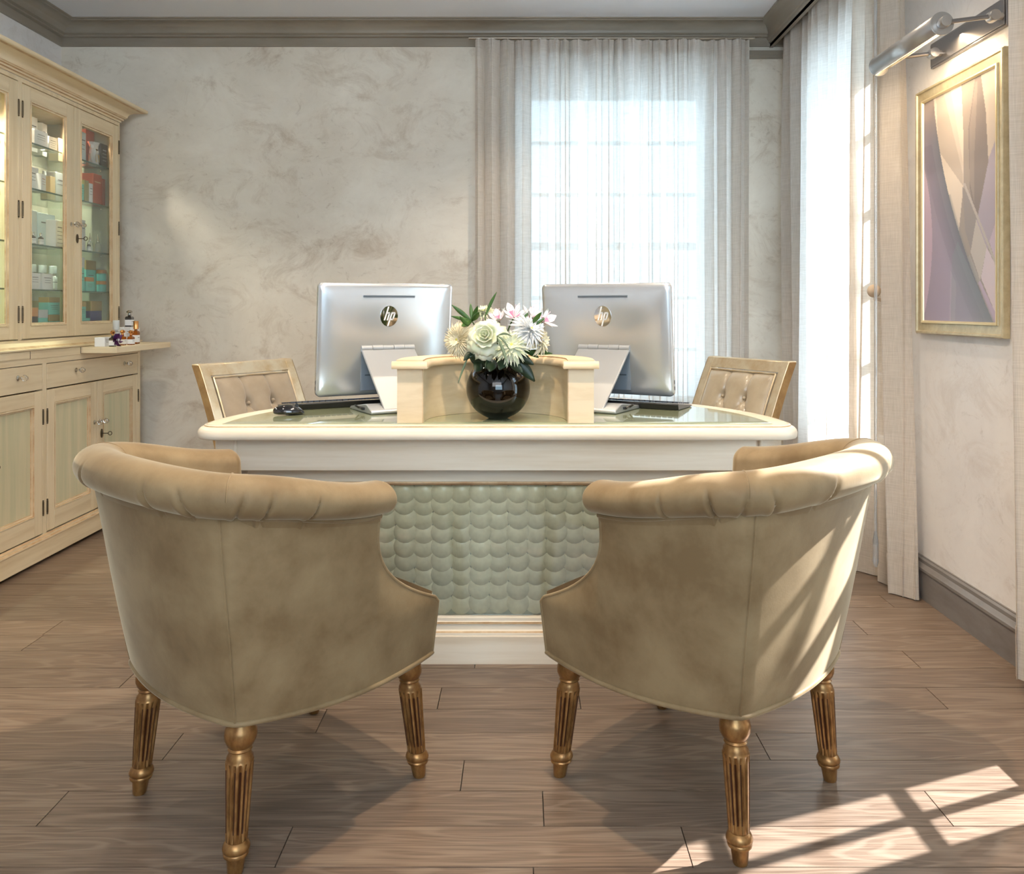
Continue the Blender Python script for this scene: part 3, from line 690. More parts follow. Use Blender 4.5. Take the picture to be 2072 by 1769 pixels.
# top level
carton('tall white carton at the left of the top shelf', 57, 76, Z[4], 0.17, 'p_white', x=-2.40)
carton('wide low white carton at the front of the top shelf', 70, 97, Z[4], 0.078, 'p_white', x=-2.30, dep=0.04)
carton('leaning tall white carton at the middle of the top shelf', 83, 96, Z[4], 0.165, 'p_white', x=-2.42, ang=0.15)
carton('low printed white carton right of the wide one, top shelf', 99, 116, Z[4], 0.072, 'p_white', x=-2.31, dep=0.04, lines=4)
carton('cream carton at the right of the top shelf, middle door', 118, 131, Z[4], 0.12, 'p_tan', x=-2.42, lines=0)
carton('tall pale blue carton at the left edge of the right door, top shelf', 161, 174, Z[4], 0.165, 'p_ltblue', x=-2.33, lines=3)
carton('red carton at the back of the top shelf, right door', 174, 191, Z[4], 0.20, 'p_red', x=-2.36, lines=0)
carton('black printed carton at the right of the top shelf', 205, 218, Z[4], 0.13, 'p_black', lines=4, stripe='p_grey')
# crumpled clear bag
t = thing('gift_bag', 'crumpled clear gift bag with silver ribbon on the top shelf', 'bag', (PX-0.022, ypos(190, PX-0.022), Z[4]))
b = new(); rows = []
for k in range(9):
    z = 0.125*k/8; r = 0.036*(1-0.45*max(0, (k-4)/4)) if k < 7 else 0.02+0.012*(k-6)
    rows.append([Vector((0.6*r*math.cos(a)*(1+0.18*math.sin(5*a+k)), r*math.sin(a)*(1+0.15*math.sin(7*a+k*2)), z)) for a in [2*PI*q/20 for q in range(20)]])
grid(b, rows, closed_v=True); obj('bag_body', b, 'frost', t)
b = new(); lathe(b, [(0.018, 0.082), (0.021, 0.086), (0.018, 0.09)], 16); obj('ribbon', b, 'chrome', t)
b = new(); box(b, 0.02, 0.0215, -0.018, 0.018, 0.02, 0.06); obj('paper_label', b, 'p_gold', t)
# left bay, nearly empty: one carton seen at the picture edge
# ------------------------------------------------------------------ perfume bottles on the slide
ZS = SL_TOP+0.0004
def sl(px, zc): # point on the slide for pixel column px at slide depth x
    x = -2.0-0.001*zc; return x, -x*F/(CX-px)
GP = 'perfume bottles on the slide'
def perf(label, px, x, h, r, body, cap, **k):
    bottle(label, px, ZS, h, r, body, cap, loc=(x, -x*F/(CX-px), k.pop('z', ZS)), group=GP, **k)
perf('small square amber perfume bottle at the front right of the slide', 265, -1.995, 0.075, 0.019, 'amber', 'copper_cap', sq=True, ballcap=True, neck=0.42)
perf('square amber perfume bottle behind the purple orchid', 248, -2.02, 0.078, 0.019, 'amber', 'copper_cap', sq=True, ballcap=True, neck=0.42)
perf('square black perfume bottle at the left of the slide', 228, -2.00, 0.078, 0.018, 'dark_glass', 'copper_cap', sq=True, ballcap=True, neck=0.42)
perf('small black-liquid bottle between the amber ones', 256, -2.09, 0.082, 0.016, 'dark_glass', 'copper_cap', sq=True, ballcap=True, neck=0.42)
perf('tall frosted spray bottle beside the cabinet', 235, -2.09, 0.125, 0.0175, 'frost', 'p_grey', neck=0.45, capr=0.016, label_m='p_white')
perf('bottle with tall copper cap at the back right', 275, -2.03, 0.120, 0.020, 'amber', 'copper_cap', sq=True, neck=0.42, capr=0.013)
carton('white carton on the slide that carries a black bottle', 252, 272, ZS, 0.088, 'p_white', x=-2.075, dep=0.045, group='cartons on the slide')
carton('tall white carton at the right end of the slide', 270, 283, ZS, 0.082, 'p_white', x=-2.06, dep=0.03, group='cartons on the slide')
carton('low white carton behind the black bottle at the left of the slide', 212, 224, ZS, 0.045, 'p_white', x=-2.03, dep=0.05, group='cartons on the slide')
perf('black perfume bottle standing on a white carton, highest on the slide', 262, -2.098, 0.088, 0.0235, 'dark_glass', 'chrome', sq=True, ballcap=True, neck=0.36, z=ZS+0.0885)
t = thing('orchid_bloom', 'deep purple orchid bloom lying on the slide', 'flower', (-1.972, 1.972*F/(CX-236), ZS))
for k in range(6):
    b = new(); a = k*PI/3+0.3; rows = []
    for i in range(6):
        u = i/5; wd = 0.013*math.sin(PI*(0.12+0.88*u)**0.8)+0.001
        rows.append([Vector((0.006*math.sin(v*2)*2 + 0.008*u*u, v*wd, 0.032*u)) for v in (-1, -0.5, 0, 0.5, 1)])
    grid(b, rows); bmesh.ops.rotate(b, verts=b.verts, cent=(0,0,0), matrix=Matrix.Rotation(a, 3, 'X')); bmesh.ops.translate(b, verts=b.verts, vec=(0, 0, 0.033))
    obj('petal', b, 'orchid', t, fix=False)
b = new(); bmesh.ops.create_uvsphere(b, u_segments=10, v_segments=8, radius=0.008); bmesh.ops.translate(b, verts=b.verts, vec=(0.006, 0, 0.033)); obj('lip', b, 'p_white', t, smooth=True)
# ------------------------------------------------------------------ reception desk (half-moon)
DX, DY, DZ = -0.076, 2.66, 0.775
desk = thing('reception_desk', 'cream half-moon reception desk with glass inlay top and shell front panel', 'desk', (DX, 2.80, 0))
D = dict(parent=desk, world=True)
mat('desk_glass', (150,158,128), 0.03, spec=0.9, coat=0.6)
mat('shell', (244,235,204), 0.3, alt=(226,216,184), ascale=(40,40,40), contrast=(0.3,0.7), coat=0.2, objrand=0.07, bump=((90,90,40),0.2,0.001))
mat('panel_back', (186,182,158), 0.5)
def halfmoon(r, yf, n=48, chx=None):
    """counter-clockwise outline from the left front corner"""
    q = r+0.026; cr = 0.055; yc = yf+cr
    if r < 0.86: return [(DX-r, yf), (DX+r, yf)] + [(DX+r*math.cos(a), DY+r*math.sin(a)) for a in [PI*k/n for k in range(n+1)]]
    return [(DX-q+cr, yf)] + [(DX+q-cr+cr*math.sin(t), yc-cr*math.cos(t)) for t in [PI/2*k/6 for k in range(6)]] + [(DX+q*math.cos(a), yc+0.855*math.sin(a)) for a in [PI*k/n for k in range(n+1)]] + [(DX-q+cr-cr*math.cos(t), yc-cr*math.sin(t)) for t in [PI/2*k/6 for k in range(1, 6)]]
def slab(bm, out, z0, z1, mi=0):
    A = [bm.verts.new((x, y, z0)) for x, y in out]; B = [bm.verts.new((x, y, z1)) for x, y in out]
    n = len(out)
    bm.faces.new(A).material_index = mi; bm.faces.new(B).material_index = mi
    for i in range(n): bm.faces.new((A[i], A[(i+1) % n], B[(i+1) % n], B[i])).material_index = mi
out = halfmoon(0.872, 2.635)
b = new(); slab(b, out, 0.731, DZ-0.001)
nose = [(-0.001, 0.731), (0.020, 0.731), (0.024, 0.735), (0.0255, 0.748), (0.022, 0.758), (0.015, 0.765), (0.006, 0.768), (0.006, 0.7715), (0.002, DZ-0.001), (-0.002, DZ-0.001)]
sweep(b, nose, [(x, y, 0) for x, y in out], closed=True, pm=[0,0,0,0,0,0,1,0,0])
obj('desk_top', b, ['desk_paint', 'glaze'], **D)
b = new(); slab(b, halfmoon(0.842, 2.66), DZ-0.004, DZ); obj('glass_inlay', b, 'desk_glass', bevel=0.001, **D)
# the body
AR = 0.893
def body_outline(r, yf, w, n=40, a0=0, a1=180):
    return [(DX+r*math.cos(R(a0+(a1-a0)*k/n)), DY+0.10+ (r-0.09)*math.sin(R(a0+(a1-a0)*k/n))*0.92) for k in range(n+1)]
ya = 2.685
full = [(DX-0.81, ya), (DX+0.81, ya), (DX+AR, ya+0.06)] + body_outline(AR, ya, 0.81)[1:-1] + [(DX-AR, ya+0.06)]
b = new(); sweep(b, [(-0.02, 0.628), (0, 0.628), (0, 0.731), (-0.02, 0.731), (-0.02, 0.628)], [(x, y, 0) for x, y in full], closed=True); obj('apron', b, 'desk_paint', **D)
for sx in (-1, 1):
    b = new(); tube(b, [(DX+sx*0.81, ya-0.001, 0.629), (DX+sx*0.81, ya-0.001, 0.731)], 0.006, 8); obj('corner_bead', b, 'desk_paint', **D)
b = new(); box(b, DX-0.80, DX+0.80, 2.775, 2.85, 0.572, 0.7305); box(b, DX-0.80, DX-0.765, 2.775, 2.85, 0.14, 0.572); box(b, DX+0.765, DX+0.80, 2.775, 2.85, 0.14, 0.572); box(b, DX-0.80, DX+0.80, 2.815, 2.85, 0.0, 0.60)
obj('front_frame', b, 'desk_paint', bevel=0.001, **D)
b = new(); sweep(b, [(0, 0.5765), (0.006, 0.5765), (0.008, 0.572), (0.003, 0.565), (-0.02, 0.562)], [(DX-0.80, 2.775, 0), (DX+0.80, 2.775, 0)], pm=[0,1,1,0]); obj('panel_moulding', b, ['desk_paint', 'glaze'], **D)
b = new(); sweep(b, [(-0.03, 0.143), (0.0, 0.143), (0.003, 0.141), (0.003, 0.132), (0.006, 0.130), (0.006, 0.123), (0.003, 0.121), (0.003, 0.104), (0.010, 0.102), (0.014, 0.097), (0.014, 0.090), (0.019, 0.087), (0.019, 0.0), (-0.03, 0.0)], [(DX-0.82, 2.775, 0), (DX+0.82, 2.775, 0)], pm=[0,0,0,0,1,0,0,0,1,0,0,0,0]); obj('plinth', b, ['desk_paint', 'glaze'], **D)
b = new(); box(b, DX-0.765, DX+0.765, 2.809, 2.815, 0.14, 0.575); obj('shell_backing', b, 'panel_back', **D)
for sx in (-1, 1):
    pts = [(DX+sx*0.79, 2.80), (DX+sx*AR, 2.80)] + [(x, y) for x, y in (body_outline(AR, ya, 0, 12, 0, 24) if sx > 0 else body_outline(AR, ya, 0, 12, 180, 156))][1:]
    b = new(); rows = []
    for x, y in pts: rows.append([Vector((x, y, 0)), Vector((x, y, 0.628))])
    for f in grid(b, rows): pass
    for f in b.faces: f.smooth = False
    o = obj('side_panel', b, 'desk_paint', **D); md = o.modifiers.new('t', 'SOLIDIFY'); md.thickness = 0.022; md.offset = -sx
# capiz shells, each a disc of its own
b = new(); n = 16
top = [b.verts.new((0.0365*math.cos(2*PI*k/n), -0.0006, 0.0365*math.sin(2*PI*k/n))) for k in range(n)]
cen = b.verts.new((0, -0.0008, 0))
for k in range(n): b.faces.new((top[k], top[(k+1) % n], cen)).smooth = True
bot = [b.verts.new((0.0368*math.cos(2*PI*k/n), 0.0003, 0.0368*math.sin(2*PI*k/n))) for k in range(n)]
for k in range(n): b.faces.new((top[k], bot[k], bot[(k+1) % n], top[(k+1) % n]))
shell_me = mesh('shell', b, 'shell')
rs = random.Random(5); NC = 25
for r_ in range(9):
    for c_ in range(NC):
        x = -0.728+1.456*c_/(NC-1); z = 0.179 + r_*0.0455
        o = inst('shell', shell_me, desk, (x+rs.uniform(-0.003, 0.003), 0.0045-0.0007*(c_ % 2), min(z+rs.uniform(-0.002, 0.002), 0.536)), (R(-1.5+rs.uniform(-0.3, 0.3)), rs.uniform(-0.3, 0.3), R(rs.uniform(-0.8, 0.8))))
b = new(); box(b, DX-0.764, DX+0.764, 2.7895, 2.7925, 0.145, 0.571); obj('glass_cover', b, 'panel_pane', **D)
# curved gallery on the desk
mat('gallery_paint', (226,206,172), 0.4, alt=(204,178,136), ascale=(4,4,24), contrast=(0.4,0.75))
HX = -0.0825
gal = thing('desk_gallery', 'curved cream raised gallery standing on the desk behind the vase', 'desk riser', (HX, 2.73, DZ+0.0005))
def upath(r, yf, n=36): return [(-r, yf, 0)] + [(r*math.cos(PI-PI*k/n), r*math.sin(PI-PI*k/n), 0) for k in range(n+1)] + [(r, yf, 0)]
b = new(); sweep(b, [(-0.040, 0), (0.040, 0), (0.040, 0.168), (-0.040, 0.168), (-0.040, 0)], upath(0.262, -0.06))
o = obj('curved_wall', b, 'gallery_paint', gal)
b = new(); sec = [(-0.054, 0.168), (-0.056, 0.173), (-0.053, 0.184), (-0.046, 0.190), (-0.041, 0.191), (-0.041, 0.195), (0.041, 0.195), (0.041, 0.191), (0.046, 0.190), (0.053, 0.184), (0.056, 0.173), (0.054, 0.168), (-0.054, 0.168)]
sweep(b, sec, upath(0.262, -0.070), pm=[0,0,0,0,1,0,1,0,0,0,0,0])
obj('cap_moulding', b, ['gallery_paint', 'glaze'], gal)
for sx in (-1, 1):
    b = new(); x = sx*0.262
    sweep(b, [(0, 0.168), (0.012, 0.168), (0.014, 0.173), (0.011, 0.184), (0.004, 0.190), (0, 0.191)], [(x-0.0542, -0.062, 0), (x-0.0542, -0.070, 0), (x+0.0542, -0.070, 0), (x+0.0542, -0.062, 0)][1:3]); obj('cap_end', b, 'gallery_paint', gal)
    b = new(); tube(b, [(x-0.038*sx*1.0, -0.0603, 0.001), (x-0.038*sx, -0.0603, 0.167)], 0.0009, 6, mi=0); obj('post_joint', b, 'glaze', gal)

# ------------------------------------------------------------------ all-in-one computers
mat('alu', (178,181,184), 0.42, 0.6); mat('alu_dark', (140,150,162), 0.45, 0.3); mat('mirror', (225,225,228), 0.04, 1.0); mat('slot', (88,98,108), 0.4)
mat('rear_shell', (208,212,216), 0.24, 0.7); mat('screen_glass', (14,15,18), 0.05, coat=1); mat('black_plastic', (24,24,26), 0.35); mat('black_gloss', (14,14,15), 0.08, coat=1); mat('key_top', (60,68,80), 0.4); mat('logo_letter', (244,246,248), 0.25, 0.2); mat('port', (20,20,22), 0.5)
def computer(label, loc, rotz):
    t = thing('desktop_computer', label, 'computer', loc, rotz, 'all-in-one computers on the desk')
    TW, TH, TD = 0.515, 0.405, 0.026; tilt = R(-5)
    z0 = 0.040; M = Matrix.Translation((0, 0, z0)) @ Matrix.Rotation(tilt, 4, 'X') @ Matrix.Translation((0, 0, 0))
    # rear shell: rounded rectangle loops, pillowed towards the back (+y)
    def rr(w_, h_, r, n=6):
        pts = []
        for cx_, cz_, a0 in ((w_/2-r, h_/2-r, 0), (-w_/2+r, h_/2-r, 90), (-w_/2+r, -h_/2+r, 180), (w_/2-r, -h_/2+r, 270)):
            for k in range(n+1):
                a = R(a0+90*k/n); pts.append((cx_+r*math.cos(a), cz_+r*math.sin(a)))
        return pts
    b = new(); rows = []
    for w_, h_, r, y in ((TW-0.006, TH-0.006, 0.016, -0.012), (TW, TH, 0.018, -0.009), (TW, TH, 0.018, 0.002), (TW-0.004, TH-0.004, 0.018, 0.006), (TW-0.03, TH-0.03, 0.02, 0.012), (TW-0.09, TH-0.09, 0.03, 0.0175), (TW-0.2, TH-0.2, 0.04, 0.0205), (TW-0.36, TH-0.3, 0.03, 0.0215)):
        rows.append([M @ Vector((x, y, z+TH/2)) for x, z in rr(w_, h_, r)])
    V = grid(b, rows, closed_v=True); b.faces.new(V[-1]).smooth = True; b.faces.new(V[0])
    body = obj('rear_shell', b, 'rear_shell', t)
    b = new(); slabp = [M @ Vector((x, -0.0128, z+TH/2)) for x, z in rr(TW-0.012, TH-0.012, 0.014)]; b.faces.new([b.verts.new(p) for p in slabp]); obj('screen', b, 'screen_glass', t)
    b = new(); box(b, -0.098, 0.098, 0.016, 0.0218, TH-0.050, TH-0.043, M=M); obj('vent_slot', b, 'slot', t)
    # oval badge with slanted letters h p
    ly, lz = 0.0206, TH-0.118
    b = new(); ring = [M @ Vector((0.0335*math.cos(2*PI*k/40), ly+0.0014, lz+0.0375*math.sin(2*PI*k/40))) for k in range(40)]
    ring0 = [M @ Vector((0.0335*math.cos(2*PI*k/40), ly-0.002, lz+0.0375*math.sin(2*PI*k/40))) for k in range(40)]
    V = grid(b, [ring0, ring], closed_v=True); b.faces.new(V[-1]); badge = obj('badge', b, 'mirror', t)
    for p in badge.data.polygons: p.use_smooth = False
    b = new(); sl = 0.30
    def stroke(pts, wd=0.0058):
        # seen from the back, +x is on the viewer's left: mirror x
        for (xa, za), (xb, zb) in zip(pts[:-1], pts[1:]):
            d = Vector((xb-xa, zb-za)); L_ = d.length; d /= L_; nn = Vector((-d.y, d.x))*wd/2; e = d*wd*0.35
            q = [(xa-e.x+nn.x, za-e.y+nn.y), (xb+e.x+nn.x, zb+e.y+nn.y), (xb+e.x-nn.x, zb+e.y-nn.y), (xa-e.x-nn.x, za-e.y-nn.y)]
            vs = [b.verts.new(M @ Vector((-(x+sl*z), ly+0.0022, lz+z))) for x, z in q]; b.faces.new(vs)
    stroke([(-0.0135, 0.033), (-0.0135, -0.013)]); stroke([(-0.0135, 0.012), (-0.004, 0.012), (-0.0025, 0.009), (-0.0025, -0.013)])
    stroke([(0.0065, -0.034), (0.0065, 0.012)]); stroke([(0.0065, 0.012), (0.016, 0.012), (0.0178, 0.009), (0.0178, -0.008), (0.0155, -0.0115), (0.0065, -0.0115)])
    o = obj('badge_letters', b, 'logo_letter', badge)
    for dz in (0.030, 0.052):
        for sx in (-1, 1): 
            b = new(); cbox(b, (sx*(TW/2), -0.003, dz), (0.001, 0.006, 0.013), M=M); obj('side_port', b, 'port', t)
    # recess behind the stand
    b = new(); box(b, -0.10, 0.10, 0.0185, 0.0212, 0.02, 0.165, M=M); obj('rear_recess', b, 'alu_dark', t)
    b = new(); box(b, -0.085, 0.085, 0.0205, 0.0216, 0.072, 0.078, M=M); obj('recess_vent', b, 'slot', t)
    # hinge barrel in five segments
    hz, hy = 0.168, 0.031
    for k in range(5):
        b = new(); x0 = -0.102+k*0.0408; tube(b, [(x0+0.0006, hy, z0+hz), (x0+0.0402, hy, z0+hz)], 0.0135 if k % 2 == 0 else 0.0143, 20); obj('hinge_barrel', b, 'alu', t)
    # slanting stand plate
    A = Vector((0, hy, z0+hz)); B = Vector((0, 0.262, 0.011)); dd = (B-A).normalized(); nn = Vector((0, -dd.z, dd.y)); 
    b = new(); rows = []
    prof2 = []
    for k in range(9):
        u = k/8; prof2.append((A+(B-A)*u, nn))
    # foot bend back under the screen
    for k in range(1, 7):
        a = k/6*R(125); prof2.append((B + Vector((0, 0.010*math.sin(a), -0.005*(1-math.cos(a)))), Vector((0, math.cos(a+0.4), math.sin(a+0.4)))))
    th = 0.0045
    for sx in (-0.102, 0.102):
        pass
    b = new(); L1 = [(p + n_*th) for p, n_ in prof2[:9]]; L2 = [(p - n_*th) for p, n_ in prof2[:9]]
    sec = L1 + L2[::-1]
    A1 = [b.verts.new((-0.102, p.y, p.z)) for p in sec]; A2 = [b.verts.new((0.102, p.y, p.z)) for p in sec]
    b.faces.new(A1); b.faces.new(A2)
    for i in range(len(sec)): b.faces.new((A1[i], A1[(i+1) % len(sec)], A2[(i+1) % len(sec)], A2[i]))
    obj('stand_plate', b, 'alu', t, bevel=0.003)
    b = new(); sec = [(0.268, 0.0005), (0.272, 0.006), (0.268, 0.013), (0.225, 0.030), (0.205, 0.030), (0.06, 0.010), (0.05, 0.0005)]
    A1 = [b.verts.new((-0.150, y, z)) for y, z in sec]; A2 = [b.verts.new((0.150, y, z)) for y, z in sec]
    b.faces.new(A1); b.faces.new(A2)
    for i in range(len(sec)): b.faces.new((A1[i], A1[(i+1) % len(sec)], A2[(i+1) % len(sec)], A2[i]))
    obj('base_plate', b, 'alu', t, bevel=0.003)
    for sx in (-1, 1):
        b = new(); pts = [(sx*(0.150+0.022*math.sin(k/8*PI)), 0.15+0.05*k/8, 0.012+0.012*math.sin(k/8*PI)) for k in range(9)]
        tube(b, pts, 0.0028, 6); cbox(b, (sx*0.152, 0.20, 0.014), (0.012, 0.016, 0.008)); obj('cable', b, 'black_plastic', t)
    return t
computer('silver all-in-one screen with a clear oval badge, left of the flowers', (-0.505, 3.185, DZ+0.0006), R(-150))
computer('silver all-in-one screen in shade before the window, right of the flowers', (0.315, 3.20, DZ+0.0006), R(150))
def keyboard(label, loc, rotz):
    t = thing('keyboard', label, 'keyboard', loc, rotz, 'keyboards on the desk')
    b = new(); sec = [(-0.075, 0.0), (-0.075, 0.006), (0.07, 0.022), (0.078, 0.020), (0.070, 0.0)]
    A1 = [b.verts.new((-0.215, y, z)) for y, z in sec]; A2 = [b.verts.new((0.215, y, z)) for y, z in sec]
    b.faces.new(A1); b.faces.new(A2)
    for i in range(len(sec)): b.faces.new((A1[i], A1[(i+1) % 5], A2[(i+1) % 5], A2[i]))
    obj('keyboard_body', b, 'black_plastic', t, bevel=0.002)
    b = new(); cbox(b, (0, 0, 0), (0.0165, 0.0165, 0.006)); km = mesh('key', b, 'key_top')
    for r_ in range(6):
        for c_ in range(20):
            y = -0.058+r_*0.0215; z = 0.006+(y+0.075)*0.11+0.0045
            inst('key', km, t, (-0.2+c_*0.0208, y, z), (0.11, 0, 0))
    b = new()
    for x in (-0.19, 0.19): cbox(b, (x, 0.06, -0.0005), (0.03, 0.01, 0.001))
    obj('rubber_feet', b, 'port', t)
    return t
keyboard('black keyboard with its left end beside the mouse, under the left screen', (-0.655, 3.165, DZ+0.001), R(-150))
keyboard('black keyboard lying under the right screen', (0.385, 3.165, DZ+0.001), R(151))
t = thing('computer_mouse', 'glossy black mouse at the left end of the glass desk top', 'mouse', (-0.775, 2.885, DZ), R(-78))
b = new(); rows = []
for i in range(9):
    u = -1+2*i/8; wv = 0.031*math.sqrt(max(0.02, 1-u*u*0.92)); hv = 0.034*math.sqrt(max(0.03, 1-(u*0.95+0.1)**2))
    rows.append([Vector((wv*math.cos(a), u*0.052, 0.002+hv*math.sin(a)**0.8 if math.sin(a) > 0 else 0.001)) for a in [PI*k/12 for k in range(13)]])
V = grid(b, rows); b.faces.new(V[0]); b.faces.new(V[-1]); b.faces.new([r[0] for r in V]+[r[-1] for r in V][::-1])
obj('mouse_body', b, 'black_gloss', t, subsurf=1)
b = new(); lathe(b, [(0.006, -0.003), (0.007, 0), (0.006, 0.003)], 14, M=Matrix.Translation((0, 0.026, 0.031)) @ Matrix.Rotation(PI/2, 4, 'Y')); obj('scroll_wheel', b, 'port', t)

# ------------------------------------------------------------------ office chairs with tufted backs
mat('leaf_gold', (216,204,178), 0.28, 0.45, alt=(196,170,130), ascale=(14,14,14), contrast=(0.4,0.7)); 
mat('leaf_side', (184,152,104), 0.32, 0.4, alt=(160,126,84), ascale=(20,20,20))
mat('taupe_velvet', (168,152,130), 0.55, alt=(150,134,112), ascale=(9,9,9), contrast=(0.3,0.7), sheen=0.5)
mat('leather', (184,170,146), 0.3, alt=(164,148,124), ascale=(9,9,9), contrast=(0.3,0.7), coat=0.25)
def office_chair(label, loc, rotz, fabric):
    t = thing('desk_chair', label, 'chair', loc, rotz, 'tufted desk chairs behind the desk')
    Wd, zt, zb, lean = 0.50, 0.905, 0.50, 0.22
    def by(z):  # curved rake of the back: top leans backwards
        k = max(0, (z-0.46)/0.45); return 0.03 - 0.13*k - 0.05*k*k
    # back posts
    for sx in (-1, 1):
        b = new(); rows = []
        for k in range(15):
            z = zt*k/14; x = sx*(Wd/2-0.024); y = by(z) if z > 0.46 else 0.03-0.02*((0.46-z)/0.46)**2
            s = 0.022 if z > 0.4 else 0.016+0.006*z/0.4
            wout = 0.0
            rows.append([Vector((x-s, y-0.022, z)), Vector((x+s, y-0.022, z)), Vector((x+s, y+0.022, z)), Vector((x-s, y+0.022, z))])
        V = grid(b, rows, closed_v=True, mif=lambda i, j: 0); b.faces.new(V[0]); b.faces.new(V[-1])
        for f in b.faces: f.smooth = False
        obj('back_post', b, 'leaf_gold', t, bevel=0.004)
        b = new(); rows = [[Vector((sx*(Wd/2-0.0018), by(z)-0.0215, z)), Vector((sx*(Wd/2-0.0018), by(z)+0.0215, z))] for z in [0.47+0.43*k/8 for k in range(9)]]
        grid(b, rows); obj('post_side', b, 'leaf_side', t)
    for nm, z0, z1 in (('top_rail', zt-0.048, zt), ('lower_rail', zb-0.02, zb+0.02)):
        b = new(); box(b, -Wd/2+0.04, Wd/2-0.04, by((z0+z1)/2)-0.021, by((z0+z1)/2)+0.0215, z0, z1-0.001); 
        for v in b.verts: v.co.y += by(v.co.z)-by((z0+z1)/2)
        obj(nm, b, 'leaf_gold', t, bevel=0.003)
    # inner bead
    b = new(); x1 = Wd/2-0.052; zl, zh = zb+0.024, zt-0.054
    for pts in ([(-x1, zl), (-x1, zh)], [(x1, zl), (x1, zh)]):
        tube(b, [(x, by(z)+0.023, z) for x, z in [(pts[0][0], zl+(zh-zl)*k/8) for k in range(9)]], 0.0045, 6)
    tube(b, [(-x1, by(zh)+0.023, zh), (x1, by(zh)+0.023, zh)], 0.0045, 6)
    obj('panel_bead', b, 'leaf_gold', t)
    # tufted panel
    bt = []
    for r_, z in enumerate((zt-0.165, zt-0.275, zt-0.385)):
        xs = (-0.066, 0.066) if r_ % 2 == 0 else (-0.132, 0.0, 0.132)
        bt += [(x, z, r_) for x in xs]
    lines = []
    for x, z, r_ in bt:
        if r_ == 0: lines.append(((x, z), (x*1.0, zh+0.01)))
        for x2, z2, q in bt:
            if q == r_+1 and abs(x2-x) < 0.08: lines.append(((x, z), (x2, z2)))
    def sd(px_, pz_, l):
        (ax, az), (bx, bz) = l; dx, dz = bx-ax, bz-az; u = max(0, min(1, ((px_-ax)*dx+(pz_-az)*dz)/(dx*dx+dz*dz))); return math.hypot(px_-ax-u*dx, pz_-az-u*dz)
    b = new(); rows = []; NX, NZ = 72, 64; xw = Wd/2-0.05
    for j in range(NZ+1):
        z = zl+(zh-zl)*j/NZ; row = []
        for i in range(NX+1):
            x = -xw+2*xw*i/NX
            e = min(xw-abs(x), z-zl, zh-z); h = 0.030*(1-math.exp(-max(0, e)/0.018))
            dl = min(sd(x, z, l) for l in lines); db = min(math.hypot(x-q[0], z-q[1]) for q in bt)
            h -= 0.017*math.exp(-(dl/0.009)) + 0.030*math.exp(-(db/0.020)**1.3)
            row.append(Vector((x, by(z)+0.014+h, z)))
        rows.append(row)
    grid(b, rows); obj('tufted_back', b, fabric, t, fix=False)
    for x, z, r_ in bt[:5]:
        b = new(); bmesh.ops.create_uvsphere(b, u_segments=12, v_segments=8, radius=0.008); bmesh.ops.translate(b, verts=b.verts, vec=(x, by(z)+0.024, z)); obj('button', b, fabric, t, smooth=True)
    b = new(); box(b, -xw, xw, -0.003, 0.003, zl, zh)
    for v in b.verts: v.co.y += by(v.co.z)-0.012
    obj('outer_back', b, fabric, t)
    b = new(); box(b, -Wd/2+0.01, Wd/2-0.01, -0.02, 0.46, 0.40, 0.44); obj('seat_frame', b, 'leaf_gold', t, bevel=0.006)
    b = new(); box(b, -Wd/2+0.02, Wd/2-0.02, 0.0, 0.455, 0.44, 0.49); obj('seat', b, fabric, t, bevel=0.02)
    for sx in (-1, 1):
        b = new(); rows = [[Vector((sx*0.215+a*s, 0.42+c*s, z)) for a, c in ((-1,-1),(1,-1),(1,1),(-1,1))] for z, s in ((0, 0.014), (0.40, 0.022))]
        V = grid(b, rows, closed_v=True); b.faces.new(V[0]); b.faces.new(V[1]); obj('front_leg', b, 'leaf_gold', t, smooth=False, bevel=0.002)
    return t
office_chair('pale tufted desk chair with gilded frame, left behind the desk', (-1.05, 3.60, 0), R(-121.5), 'taupe_velvet')
office_chair('tan tufted desk chair with gilded frame, right behind the desk', (0.885, 3.79, 0), R(120), 'leather')

# ------------------------------------------------------------------ velvet tub armchairs
def velvet(name):
    m = bpy.data.materials.new(name); m.use_nodes = True; N = m.node_tree.nodes; L = m.node_tree.links; p = N['Principled BSDF']
    tc = N.new('ShaderNodeTexCoord')
    n = N.new('ShaderNodeTexNoise'); n.inputs['Scale'].default_value = 7.5; n.inputs['Detail'].default_value = 7; n.inputs['Roughness'].default_value = 0.6; n.inputs['Distortion'].default_value = 0.15; L.new(tc.outputs['Object'], n.inputs['Vector'])
    f = N.new('ShaderNodeTexNoise'); f.inputs['Scale'].default_value = 260; f.inputs['Detail'].default_value = 2; L.new(tc.outputs['Object'], f.inputs['Vector'])
    r = N.new('ShaderNodeMapRange'); r.inputs['From Min'].default_value = 0.35; r.inputs['From Max'].default_value = 0.65; L.new(n.outputs['Fac'], r.inputs['Value'])
    c = N.new('ShaderNodeMix'); c.data_type = 'RGBA'; L.new(r.outputs[0], c.inputs['Factor']); c.inputs['A'].default_value = rgb(120,98,68); c.inputs['B'].default_value = rgb(146,125,93)
    L.new(c.outputs['Result'], p.inputs['Base Color']); p.inputs['Roughness'].default_value = 0.62
    p.inputs['Sheen Weight'].default_value = 0.5; p.inputs['Sheen Roughness'].default_value = 0.32; p.inputs['Sheen Tint'].default_value = rgb(250,236,208)
    p.inputs['Specular IOR Level'].default_value = 0.3
    bp = N.new('ShaderNodeBump'); bp.inputs['Strength'].default_value = 0.12; bp.inputs['Distance'].default_value = 0.001; L.new(f.outputs['Fac'], bp.inputs['Height']); L.new(bp.outputs[0], p.inputs['Normal'])
    MATS[name] = m
velvet('velvet')
